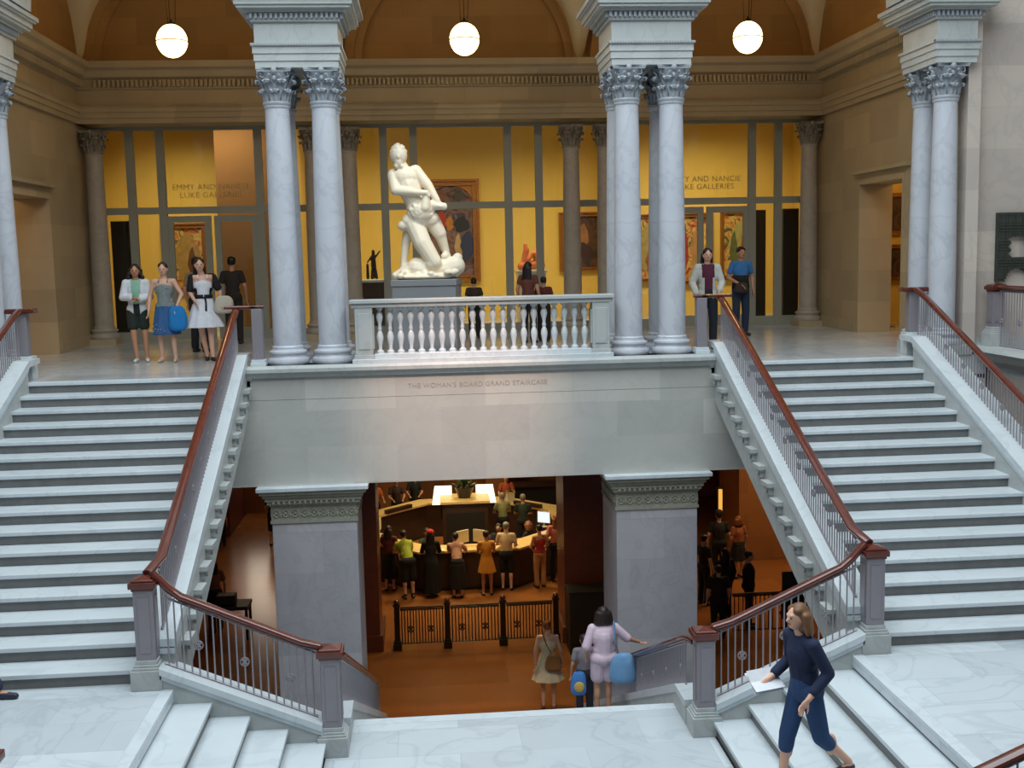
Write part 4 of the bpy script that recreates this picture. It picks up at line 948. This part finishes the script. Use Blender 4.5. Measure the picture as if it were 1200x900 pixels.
# --- running woman
person('woman in navy top and blue cropped jeans hurrying down the broad right steps', 2.16, -7.62, ZL-2*H, R_(-72), 1.60, 'fair', ('bob', 'light'), top=(28, 40, 72), sleeve=1.7, bottom=('pants', (40, 72, 116), 1.25), shoes=(60, 60, 70),
       ra=((-.22, .0, 1.13), (-.17, -.26, 1.0)), la=((.23, .06, 1.13), (.22, -.14, .93)), rl=((-.09, -.12, .50), (-.09, -.18, .09)), ll=((.09, .10, .50), (.09, .40, .22)), lean=(0, -.05), head=(0, -.03), vox=.0085)
t = tag(empty('paper', (1.84, -7.55, ZL-2*H+.93), .3), 'folded white paper in the hand of the woman in navy', 'paper')
MB().box(-.14, .14, -.1, .1, 0, .004).xf(Matrix.Rotation(.5, 4, 'X')).build('sheet', cloth((236, 238, 244)), t); MB().box(-.14, .14, -.1, .1, 0, .004).xf(Matrix.Rotation(.9, 4, 'X')).build('sheet', cloth((236, 238, 244)), t)
# --- person leaving the frame on the left landing
person('person on the left landing, only a dark shoe reaching into the frame', -5.46, -5.46, ZL, R_(92), 1.7, 'tan', ('short', 'black'), top=(50, 60, 80), sleeve=.6, bottom=('pants', (40, 48, 70), 1.9), shoes=(34, 40, 60), rl=((-.09, -.22, .52), (-.07, -.42, .09)), ll=((.09, .08, .49), (.09, .24, .12)))
# --- lobby visitors
G = None
B_ = ('pants', (26, 24, 28), 1.95)
for a in (
 dict(label='woman in a dark maroon top and black skirt left of the information desk', x=-1.90, y=11.22, rz=R_(165), hair=('long', 'dkbrown'), top=(96, 28, 30), bottom=('skirt', (22, 18, 22), .35), h=1.66, la=((.22, -.1, 1.15), (.16, -.3, 1.12))),
 dict(label='person in a lime green shirt and black shorts bending over the information desk', x=-1.42, y=10.5, rz=R_(200), hair=('short', 'dkbrown'), top=(168, 176, 60), sleeve=.6, bottom=('shorts', (22, 22, 26), .95), lean=(0, -.30), h=1.72, fat=1.15, ra=((-.22, -.36, 1.10), (-.14, -.52, 1.05)), la=((.22, -.36, 1.10), (.14, -.52, 1.05)), socks=(40, 40, 40)),
 dict(label='woman in a long black dress with a red cap at the information desk', x=-.86, y=10.55, rz=R_(180), hair=('long', 'black'), dress=((20, 20, 22), .12, .2, 1.), cap=(214, 36, 40), h=1.66, ra=((-.22, -.1, 1.15), (-.14, -.3, 1.1)), la=((.22, -.1, 1.15), (.14, -.3, 1.1))),
 dict(label='woman in a pale pink top leaning on the middle of the information desk', x=-.22, y=10.42, rz=R_(175), hair=('short', 'black'), top=(206, 150, 130), sleeve=.6, bottom=('skirt', (20, 18, 20), .25), lean=(.05, -.26), h=1.62, ra=((-.24, -.34, 1.12), (-.2, -.5, 1.06)), la=((.24, -.34, 1.12), (.2, -.5, 1.06))),
 dict(label='woman in a yellow and orange dress standing at the information desk', x=.50, y=10.48, rz=R_(185), hair=('short', 'dkbrown'), dress=((214, 140, 44), .62, .3, .5), h=1.62, skin='tan', ra=((-.22, -.06, 1.14), (-.16, -.24, 1.08)), la=((.22, -.06, 1.14), (.16, -.24, 1.08))),
 dict(label='grey-haired man in a cream polo shirt and black shorts at the information desk', x=1.02, y=10.85, rz=R_(170), hair=('short', 'grey'), top=(220, 190, 150), sleeve=.6, bottom=('shorts', (20, 22, 24), 1.05), h=1.72, fat=1.12, ra=((-.24, .0, 1.14), (-.18, -.2, 1.06)), la=((.24, -.06, 1.14), (.14, -.24, 1.08))),
 dict(label='woman in a red tank top and khaki trousers right of the information desk', x=1.86, y=10.95, rz=R_(200), hair=('short', 'black'), top=(164, 40, 34), sleeve=0, bottom=('pants', (186, 134, 88), 1.95), h=1.60, skin='tan', fat=1.02, ra=((-.25, -.02, 1.12), (-.08, -.18, .95)), la=((.25, -.02, 1.12), (.08, -.18, .95))),
 dict(label='person in a salmon shirt and black trousers at the right edge of the lobby opening', x=2.34, y=11.45, rz=R_(190), hair=('long', 'auburn'), top=(200, 112, 92), sleeve=.7, h=1.72, fat=1.1),
 dict(label='man in a dark patterned shirt and cap, tallest figure in the dim right aisle', x=6.42, y=10.9, rz=R_(175), hair=('short', 'black'), top=(34, 28, 28), sleeve=.6, h=1.78, fat=1.15, cap=(24, 22, 22)),
 dict(label='woman in a pale orange top beside the tall man in the right aisle', x=6.95, y=11.0, rz=R_(200), hair=('bob', 'auburn'), top=(176, 104, 62), sleeve=.6, bottom=('skirt', (30, 22, 22), .5), h=1.6),
 dict(label='man in a dark suit standing by the lobby fence in the right aisle', x=6.12, y=7.3, rz=R_(80), hair=('short', 'black'), top=(26, 24, 28), sleeve=1.9, h=1.72, fat=1.1),
 dict(label='person in black seen between the pier and the tall man in the right aisle', x=5.55, y=9.0, rz=R_(120), hair=('short', 'black'), top=(28, 24, 26), sleeve=.6, h=1.68),
 dict(label='stout person in dark clothes nearest the viewer in the right aisle', x=5.28, y=6.7, rz=R_(180), hair=('short', 'black'), top=(40, 26, 24), sleeve=.6, h=1.6, fat=1.35),
 dict(label='person in a black coat behind the stout person in the right aisle', x=5.75, y=7.9, rz=R_(200), hair=('long', 'black'), top=(26, 22, 24), sleeve=1.8, h=1.64, fat=1.2),
 dict(label='person in black trousers walking on the sunlit part of the left lobby floor', x=-5.42, y=16.2, rz=R_(150), hair=('short', 'black'), top=(26, 24, 26), sleeve=.6, h=1.7, skin='tan', bottom=('shorts', (24, 22, 24), 1.0)),
 dict(label='person in an orange shirt far back on the left lobby floor', x=-6.95, y=16.3, rz=R_(200), hair=('short', 'dkbrown'), top=(214, 120, 30), sleeve=.6, h=1.2),
 dict(label='person with dark hair in a brown top beside the dark bench at the left', x=-5.75, y=8.7, rz=R_(200), hair=('long', 'black'), top=(150, 92, 64), sleeve=.6, h=1.66, fat=1.1),
):
    a = dict(a); x, y = a.pop('x'), a.pop('y'); rz = a.pop('rz'); h = a.pop('h', 1.66); lab = a.pop('label')
    a.setdefault('bottom', B_); person(lab, x, y, ZG, rz, h, vox=.0125, **a)
# staff inside and beyond the desk (seated)
SIT = dict(rl=((-.12, -.40, .52), (-.12, -.38, .09)), ll=((.12, -.40, .52), (.12, -.38, .09)), pz=-.42)
def stool(x, y, label, z=ZG):
    t = tag(empty('stool', (x, y, z)), label, 'stool'); MB().lathe([(.17, .33), (.19, .35), (.19, .37), (.15, .385)], 20).build('seat', DKWOOD, t, smooth=SH)
    MB().lathe([(.03, .03), (.03, .34)], 10).build('column', DKBRONZE, t); MB().lathe([(.2, 0), (.2, .02), (.05, .04)], 20).build('foot', DKBRONZE, t)
for lab, x, y, rz, hc, col, hs in (
  ('auburn-haired staff member seated inside the right side of the desk', 1.75, 12.75, R_(-120), 'auburn', (40, 30, 34), 'bob'),
  ('staff member in green seated inside the desk left of the podium', -.95, 12.4, R_(20), 'black', (50, 66, 44), 'short'),
  ('black-haired staff member in a dark top seated right of the podium', .95, 12.6, R_(-20), 'black', (34, 34, 46), 'short')):
    person(lab, x, y, ZG, rz, 1.68, 'tan', (hs, hc), top=col, sleeve=.8, bottom=B_, ra=((-.24, -.12, .76), (-.18, -.34, .72)), la=((.24, -.12, .76), (.18, -.34, .72)), vox=.0125, **SIT)
    stool(x, y+.02, 'stool under the '+lab)
for lab, x, y, rz, hc, col in (
  ('person in an orange top leaning on the far left counter of the desk', -2.5, 17.1, R_(30), 'dkbrown', (206, 104, 60)),
  ('person with a red collar next to the one in orange at the far left counter', -1.85, 17.3, R_(10), 'black', (60, 34, 34)),
  ('person in a black jacket behind the far left counter', -1.3, 17.8, R_(0), 'black', (24, 26, 26)),
  ('person in a dark green shirt standing at the far right counter', 1.75, 14.3, R_(170), 'grey', (44, 54, 44)),
  ('person in a brown shirt beyond the far right counter', 1.5, 17.2, R_(0), 'dkbrown', (160, 70, 40)),
  ('person in pale green near the podium, on its right side', 1.2, 14.6, R_(190), 'grey', (150, 150, 100))):
    person(lab, x, y, ZG, rz, 1.66, 'tan', ('short', hc), top=col, sleeve=.6, bottom=B_, vox=.0125, ra=((-.24, -.08, 1.13), (-.16, -.3, 1.08)), la=((.24, -.08, 1.13), (.16, -.3, 1.08)))
# ================================================================== LOBBY FURNITURE
def ring_desk(cx, cy, R, w, z, h):
    t = tag(empty('information_desk', (cx, cy, z)), 'octagonal information desk with dark front panels and a pale counter top', 'desk')
    def octv(r): return [(r/math.cos(PI/8)*math.cos(PI/8+k*PI/4), r/math.cos(PI/8)*math.sin(PI/8+k*PI/4)) for k in range(8)]
    o = octv(R); i_ = octv(R-w); ob = octv(R-.08); ib = octv(R-w+.1)
    for k in range(8):
        k2 = (k+1) % 8
        MB().prism([ob[k], ob[k2], ib[k2], ib[k]], 'z', .08, h-.05).build('panel', DKWOOD, t)
        m = MB().prism([o[k], o[k2], i_[k2], i_[k]], 'z', h-.05, h); m.build('counter_top', TOPWOOD, t)
        MB().prism([octv(R-.14)[k], octv(R-.14)[k2], ib[k2], ib[k]], 'z', 0, .08).build('kick_plate', BLACK_M, t)
    return t
ring_desk(.1, 13.95, 3.05, .62, ZG, 1.04)
t = tag(empty('podium', (.12, 14.2, ZG)), 'tall dark wooden podium in the middle of the information desk, with a pale top', 'podium')
MB().box(-.62, .62, -.5, .5, 0, 1.6).build('body', DKWOOD, t); MB().box(-.52, .52, -.512, -.5, .5, 1.35).build('panel', BLACK_M, t); MB().box(-.68, .68, -.56, .56, 1.6, 1.66).build('top', TOPWOOD, t)
LEAF = mat('plant_leaf', (70, 96, 44), .5, (44, 66, 30), 10); POT = mat('plant_pot', (44, 30, 24), .4)
t = tag(empty('potted_plant', (.12, 14.2, ZG+1.66)), 'bushy potted plant on top of the podium', 'plant')
MB().lathe([(.16, 0), (.25, .26), (.27, .3), (.24, .3)], 20).build('pot', POT, t, smooth=SH)
m = MB()
for k in range(70):
    a = random.uniform(0, 2*PI); e_ = random.uniform(.2, 1.4); r = random.uniform(.2, .42); p = Vector((r*math.cos(a)*math.cos(e_), r*math.sin(a)*math.cos(e_), .3+r*math.sin(e_))); d = p.normalized(); u = d.cross(Vector((0, 0, 1))).normalized()*.05
    q0 = p*.5+Vector((0, 0, .1)); m.add([q0, (q0+p)/2+u, p+Vector((0, 0, -.03)), (q0+p)/2-u], [(0, 1, 2, 3)])
m.build('foliage', LEAF, t)
SCR = mat('lit_display', (250, 250, 250), .5, emit=(255, 240, 214), es=1.3)
SCRB = mat('lit_screen', (200, 214, 230), .4, emit=(190, 214, 240), es=1.2)
for x, lab in ((-.62, 'white glowing display box left of the potted plant'), (.62, 'white glowing display box right of the potted plant')):
    t = tag(empty('display_box', (x+.12, 14.55, ZG+1.4)), lab, 'display'); s = 1 if x > 0 else -1
    MB().add([(-.28, 0, 0), (.28, 0, 0), (.2 if s > 0 else .28, .12, .5), (-.28 if s > 0 else -.2, .12, .5), (-.28, .06, 0), (.28, .06, 0), (.2 if s > 0 else .28, .18, .5), (-.28 if s > 0 else -.2, .18, .5)], [(0, 1, 2, 3), (7, 6, 5, 4), (0, 4, 5, 1), (1, 5, 6, 2), (2, 6, 7, 3), (3, 7, 4, 0)]).build('panel', SCR, t)
    MB().box(-.05, .05, .05, .11, -.4, .02).build('stand', DKBRONZE, t)
def monitor(x, y, rz, lab, lit=False):
    t = tag(empty('monitor', (x, y, ZG+1.04), rz), lab, 'monitor'); MB().lathe([(.09, 0), (.09, .012), (.02, .02), (.02, .12)], 14).build('stand', cloth((200, 190, 170)), t)
    MB().box(-.19, .19, -.015, .02, .1, .42).build('casing', cloth((226, 208, 170)), t, bevel=.008); MB().box(-.17, .17, .02, .023, .12, .40).build('screen', SCRB, t)
monitor(-.05, 11.28, R_(35), 'cream monitor seen from behind on the front counter, left one')
monitor(.38, 11.28, R_(-35), 'cream monitor seen from behind on the front counter, right one')
monitor(2.2, 13.0, R_(150), 'monitor with bluish lit screen on the right wing of the desk')
monitor(-2.2, 12.9, R_(80), 'monitor on the left wing of the desk')
PAPER = cloth((240, 226, 190))
for x, y, w, lab in ((-.62, 10.98, .2, 'white leaflets on the counter beside the woman with the red cap'), (.9, 11.1, .16, 'papers on the counter beside the grey-haired man'), (1.25, 11.3, .2, 'papers at the right corner of the front counter')):
    tag(MB().box(x-w/2, x+w/2, y-.1, y+.1, ZG+1.041, ZG+1.06).build('leaflet', PAPER), lab, 'paper')
for x, y, h_, lab in ((1.55, 16.1, .34, 'cream file box at the left end of the far right counter'), (1.32, 16.25, .24, 'low cream file box at the left end of the far right counter')):
    t = tag(empty('file_box', (x, y, ZG+1.04)), lab, 'box'); MB().box(-.11, .11, -.1, .1, 0, h_).build('body', PAPER, t, bevel=.01); MB().box(-.12, .12, -.11, .11, h_-.05, h_).build('lid', TOPWOOD, t)
for x, y, rz, lab in ((-1.75, 15.6, R_(45), 'dark sign rack lying along the far left counter'), (2.0, 15.55, R_(-45), 'dark sign rack lying along the far right counter')):
    tag(MB().box(-.5, .5, -.06, .06, 0, .1).xf(Matrix.Translation((x, y, ZG+1.04)) @ Matrix.Rotation(rz, 4, 'Z')).build('leaflet_rack', DKWOOD), lab, 'rack')
# backdrop of the lobby
struct(MB().box(-3.2, -1.55, 19.2, 19.5, ZG, -1.62).box(.95, 1.6, 18.6, 19.2, ZG, -1.62).build('wall_lobby_inner', BROWNWALL))
t = tag(empty('counter', (3.1, 18.2, ZG)), 'long black counter against the dark wall at the far right of the lobby', 'counter')
MB().box(-1.5, 1.5, -.3, .3, 0, 1.1).build('body', BLACK_M, t); MB().box(-1.55, 1.55, -.35, .35, 1.1, 1.16).build('top', DKWOOD, t)
WL = mat('wall_light_glass', (240, 210, 120), .4, emit=(240, 180, 80), es=.8)
t = tag(empty('wall_light', (6.86, 12.42, -5.0)), 'slim vertical lit sconce on the wall of the right aisle', 'lamp'); MB().box(-.05, .05, -.06, 0, -.35, .35).build('glass', WL, t, bevel=.01); MB().box(-.08, .08, -.02, .06, -.42, .42).build('back_plate', DKBRONZE, t)
# lobby fence
FX = [-1.62, -.55, .64, 1.78]
for i, x in enumerate(FX):
    t = tag(empty('fence_post', (x, 6.93, ZG)), ['leftmost', 'second from left', 'second from right', 'rightmost'][i]+' dark post with ball top of the lobby fence behind the central stairs', 'post')
    MB().box(-.09, .09, -.09, .09, 0, .14).box(-.075, .075, -.075, .075, .14, .2).build('base', DKBRONZE, t, bevel=.006)
    MB().box(-.058, .058, -.058, .058, .2, .96).box(-.075, .075, -.075, .075, .96, 1.0).build('shaft', DKBRONZE, t, bevel=.006)
    MB().ell((0, 0, 1.045), (.06, .06, .055), seg=16, rings=10).build('ball', WOOD_M, t, smooth=True)
for i in range(3):
    railing(['left', 'middle', 'right'][i]+' dark bar panel with two round emblems in the lobby fence behind the central stairs', [(FX[i]+.07, 6.93, ZG+.12), (FX[i+1]-.07, 6.93, ZG+.12)], [(FX[i]+.07, 6.93, ZG+.92), (FX[i+1]-.07, 6.93, ZG+.92)], 15, ros_every=7, ros_off=3, barm=DBAR, wood=DKBRONZE, rosm=ROSD, hw=.03, rosat=.42, rs_=1.6)
railing('dark bar fence in the right aisle of the lobby beside the man in the suit', [(5.6, 6.75, ZG+.12), (7.3, 6.75, ZG+.12)], [(5.6, 6.75, ZG+.95), (7.3, 6.75, ZG+.95)], 18, ros_every=8, barm=DBAR, wood=DKBRONZE, rosm=ROSD, hw=.03)
t = tag(empty('sign_board', (7.05, 6.9, ZG)), 'black notice board standing at the right end of the aisle fence', 'board'); MB().box(-.3, .3, -.03, .03, .3, 1.35).build('panel', BLACK_M, t); MB().box(-.25, -.2, -.04, .04, 0, .3).box(.2, .25, -.04, .04, 0, .3).build('leg', DKBRONZE, t)
t = tag(empty('bench', (-5.35, 8.3, ZG)), 'dark bench table with black things on it in the left aisle of the lobby', 'bench')
MB().box(-.45, .45, -.3, .3, .68, .76).build('top', BLACK_M, t, bevel=.01)
for sx in (-1, 1):
    for sy in (-1, 1): MB().box(sx*.4-.03, sx*.4+.03, sy*.25-.03, sy*.25+.03, 0, .68).build('leg', DKWOOD, t)
tag(MB().box(-5.62, -5.2, 8.15, 8.45, ZG+.76, ZG+.98).build('case', BLACK_M, bevel=.02), 'black case on the dark bench in the left aisle', 'case')
# black cabinet standing in for the darkness at the foot of the right pier
t = tag(empty('filler', (2.36, 6.42, ZG)), 'low black cabinet standing in for the darkness beside the right rear pier', 'filler'); MB().box(-.38, .6, -.3, .3, 0, 1.3).build('body', BLACK_M, t, bevel=.01); MB().box(-.40, .62, -.32, .32, 1.3, 1.34).build('top', BLACK_M, t)
# ================================================================== LIGHTS AND CAMERA
def area(name, loc, rot, sx, sy, p, col, spread=None):
    l = bpy.data.lights.new(name, 'AREA'); l.shape = 'RECTANGLE'; l.size = sx; l.size_y = sy; l.energy = p; l.color = col
    if spread: l.spread = spread
    o = bpy.data.objects.new(name, l); C.objects.link(o); o.location = loc; o.rotation_euler = rot; return o
def pt(name, loc, p, col, r=.2):
    l = bpy.data.lights.new(name, 'POINT'); l.energy = p; l.color = col; l.shadow_soft_size = r
    o = bpy.data.objects.new(name, l); C.objects.link(o); o.location = loc; return o
def spot(name, loc, tgt, p, col, ang=60, r=.1, blend=.6):
    l = bpy.data.lights.new(name, 'SPOT'); l.energy = p; l.color = col; l.spot_size = R_(ang); l.spot_blend = blend; l.shadow_soft_size = r
    o = bpy.data.objects.new(name, l); C.objects.link(o); o.location = loc; o.rotation_euler = (Vector(tgt)-Vector(loc)).to_track_quat('-Z', 'Y').to_euler(); return o
COOL = (.84, .95, 1.0); WARM = (1., .62, .26); YEL = (1., .76, .42)
area('skylight', (0, -8.2, 11.5), (0, 0, 0), 14, 15, 3350, COOL)
for x in (-5.02, 0, 5.06): pt('globe_light', (x, 3.9, 5.42), 85, (1., .72, .38), .3)
for x in (-6, -2, 2, 6): area('gallery_track', (x, 9.6, 5.0), (R_(20), 0, 0), 3.0, .8, 78, (1., .83, .55), R_(120))
for s in (-1, 1): pt('side_room_lamp', (s*9.4, 4.6, 3.3), 40, YEL, .2)
spot('statue_spot', (1.2, -1.2, 7.6), (-.9, 1.6, 2.3), 500, (1., .84, .62), 16)
spot('wall_spot', (-.3, -6.5, 6.8), (-.35, 0, -.4), 2700, (1., .58, .40), 22, .1, 1.)
# lobby
for x, y, p in ((-.9, 12.0, 66), (1.3, 12.0, 66), (0, 16.0, 90), (0, 9.2, 45), (0, 4.6, 45)): area('lobby_downlight', (x, y, -1.7), (0, 0, 0), .8, .8, p, (1., .82, .44), R_(120))
for x, y, p in ((6.5, 9.6, 36), (-6.0, 12.0, 26), (8.6, 10.5, 62)): area('aisle_downlight', (x, y, -1.7), (0, 0, 0), .8, .8, p, (1., .70, .34), R_(150))
area('lobby_daylight', (-6.4, 20.2, -4.2), (R_(-70), 0, 0), 1.6, 2.2, 28, (1., .86, .68))
w = bpy.data.worlds.new('world'); C_ = bpy.context.scene; C_.world = w; w.use_nodes = True
w.node_tree.nodes['Background'].inputs[0].default_value = (.8, .9, 1., 1); w.node_tree.nodes['Background'].inputs[1].default_value = .12
cam = bpy.data.cameras.new('camera'); co = bpy.data.objects.new('camera', cam); C.objects.link(co)
f = 1305.65; cam.sensor_width = 36; cam.lens = f/1200*36; cam.clip_end = 200
cam.clip_start = .05
co.matrix_world = Matrix(((0.996544,0.030285,-0.077347,-0.86255),(-0.080303,0.113174,-0.990325,-16.16845),(-0.021238,0.993114,0.115214,1.65470),(0,0,0,1)))
C_.camera = co
C_.view_settings.view_transform = 'Standard'; C_.view_settings.look = 'None'; C_.view_settings.gamma = 1; C_.view_settings.use_curve_mapping = False
C_.view_settings.exposure = 0.0
finish_blobs()
# open the fronts of cardigans
for o in list(bpy.data.objects):
    if 'cut' in o.keys():
        ow = o['cut']; me = o.data; bm = __import__('bmesh').new(); bm.from_mesh(me)
        zs = [v.co.z for v in bm.verts]; zt = max(zs)
        kill = [v for v in bm.verts if v.co.y < -.02 and abs(v.co.x) < ow*(1+.5*max(0, (zt-v.co.z < .25)))]
        __import__('bmesh').ops.delete(bm, geom=kill, context='VERTS'); bm.to_mesh(me); bm.free(); del o['cut']
        so = o.modifiers.new('thickness', 'SOLIDIFY'); so.thickness = .006
